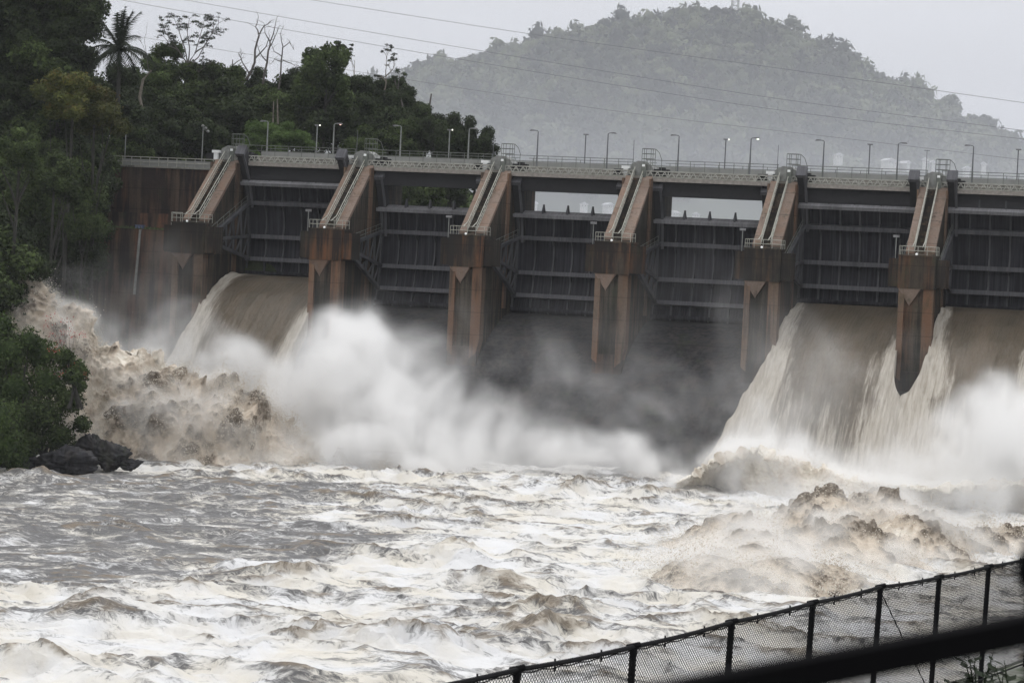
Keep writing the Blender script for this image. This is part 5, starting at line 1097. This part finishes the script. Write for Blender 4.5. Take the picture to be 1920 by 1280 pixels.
AA = np.concatenate(AA); BB = np.concatenate(BB); d = BB-AA; d /= np.linalg.norm(d, axis=1)[:, None]; x_ = np.cross(d, [.3, .9, .2]); x_ /= np.linalg.norm(x_, axis=1)[:, None]; y_ = np.cross(d, x_)
VV_ = np.stack([p_+(x_*math.cos(2.094*j)+y_*math.sin(2.094*j))*.0032 for p_ in (AA, BB) for j in range(3)], 1); o_ = np.arange(len(AA))[:, None]*6
QQ = np.stack([o_+np.array([[j, (j+1) % 3, 3+(j+1) % 3, 3+j]]) for j in range(3)], 1).reshape(-1, 4)
link('chain_link', npmesh('chain_link', VV_.reshape(-1, 3), QQ, smooth=False), M_MESH, fence)
m = MB()
for k in range(len(FP)-1):
    a, b = FP[k]-o0, FP[k+1]-o0; pts = [a+(b-a)*t+np.array([0, 0, -.03-.012*math.sin(math.pi*t)+.006*math.sin(t*40)]) for t in np.linspace(0, 1, 26)]; m.tube(pts, .006, 5)
    for t in (.3, .7): q = a+(b-a)*t; m.tube([q+[0, 0, .03], q+[0, .01, -.07]], .008, 4)
link('tension_wire', m, M_MESH, fence)
m = MB()
for k in range(len(FP)-1): a, b = FP[k]-o0-[0, 0, FH-.03], FP[k+1]-o0-[0, 0, FH-.03]; m.tube([a, b], .012, 5)
link('bottom_wire', m, M_MESH, fence)
a = FP[5]-o0; b = FP[6]-o0; link('brace_wire', MB().tube([a-[0, 0, .04], a+(b-a)*.93-[0, 0, FH-.1]], .007, 5), M_MESH, fence)

# ------------------------------------------------------------------ dark hand railing close to the camera, far out of focus
t = NT('black_rail_paint'); M_RLG = t.surf((.004, .004, .0045), .95, spec=.05)
hr = thing('hand_railing', tuple(atD(1500, 1262, 1.45)), 'dark blurred hand railing crossing the lower right corner close to the camera', 'railing'); o0 = atD(1500, 1262, 1.45)
D0, D1 = 1.3, 1.6
pa, pb = atD(1000, 1358, D0), atD(2150, 1136, D1)
m = MB(); d = (pb-pa); m.bar(pa-o0, pb-o0, .014, .0165); link('rail', m, M_RLG, hr)
m = MB(); q = atD(1965, 1175, D1)-o0; m.tube([q-[0, 0, .9], q+[0, 0, .03]], .013, 10); po = link('post', m, M_RLG, hr)
m = MB(); m.sphere(atD(1945, 1066, D1)-o0, (.0125, .0125, .0165), 16, 12); m.tube([q, atD(1955, 1090, D1)-o0], .012, 8); link('knob', m, M_RLG, po)

# ------------------------------------------------------------------ near bank under the fence
fa, fb = FP[0][:2], FP[-1][:2]; fd = (fb-fa)/np.linalg.norm(fb-fa); fn = np.array([-fd[1], fd[0]])      # fn points to the river (left)
if fn[0] > 0: fn = -fn
S_, T_ = np.meshgrid(np.concatenate([np.linspace(-60, 60, 61), np.linspace(70, 300, 12)]), np.concatenate([np.linspace(-60, -2, 15), np.linspace(-1.5, 30, 42), [40, 60]]), indexing='ij')
gx_ = fa[0]+fd[0]*S_+fn[0]*T_; gy_ = fa[1]+fd[1]*S_+fn[1]*T_
Lf = np.linalg.norm(fb-fa); base = FP[0][2]-FH+(FP[-1][2]-FP[0][2])*np.clip(S_/Lf, -1.3, 1.6)-.03
gz_ = base+np.where(T_ > .6, -(T_-.6)*1.15, 0)+np.where(T_ < -.5, -np.minimum(.0, 0), 0)+(fbm(V3(gx_*.5, gy_*.5), 3, 9)-.5)*.25*np.abs(T_).clip(0, 1.5)
camd = np.hypot(gx_-CAM[0], gy_-CAM[1]); gz_ = np.where(T_ < 0, np.minimum(gz_, CAM[2]-1.65+np.maximum(camd-3, 0)*.06+8*0), gz_)
gz_ = np.maximum(gz_, -2)
t = NT('bank_ground'); p = t.pos(); M_NB = t.surf(t.mix(t.mr(t.noise(p, 2.5, 6), .4, .62), (.20, .20, .18), (.05, .065, .03)), .95)
struct('near_bank', npmesh('near_bank', np.stack([gx_, gy_, gz_], -1).reshape(-1, 3), gridq(*gx_.shape)), M_NB)
# leafy weeds between railing and fence
def weed(px, py, D, h, label, seed):
    c = atD(px, py, D); r = thing('weed', tuple(c-[0, 0, h]), label, 'plant', 'weeds below the railing'); g = np.random.default_rng(seed); m = MB(); lf = MB()
    for k in range(7):
        a = g.uniform(0, 6.28); tip = np.array([math.cos(a)*.12*h*2, math.sin(a)*.12*h*2, h*g.uniform(.7, 1.)]); m.tube([(0, 0, 0), tip*.5+[0, 0, .05], tip], [.007, .005, .002], 4)
        for j in range(9):
            q = tip*(.3+.08*j); b = g.uniform(0, 6.28); l = g.uniform(.05, .11); d = np.array([math.cos(b), math.sin(b), .3])*l; s = np.cross(d, [0, 0, 1.]); s = s/np.linalg.norm(s)*l*.3
            lf.add([q, q+d*.5+s, q+d, q+d*.5-s], [(0, 1, 2, 3)])
    link('stem', m, M_LF['dark'], r); link('leaf', lf, M_LF['dark'], r, fix=False)
WL = ['tall weed rising before the last fence post in view', 'weed beside the tall one, near the corner', 'weed at the right corner of the picture', 'low weed left of the others, under the railing']
for i, (x, y, D, h) in enumerate([(1838, 1205, 17, .5), (1880, 1235, 16, .5), (1912, 1215, 15, .55), (1790, 1250, 17, .45)]): weed(x, y, D, h, WL[i], 70+i)
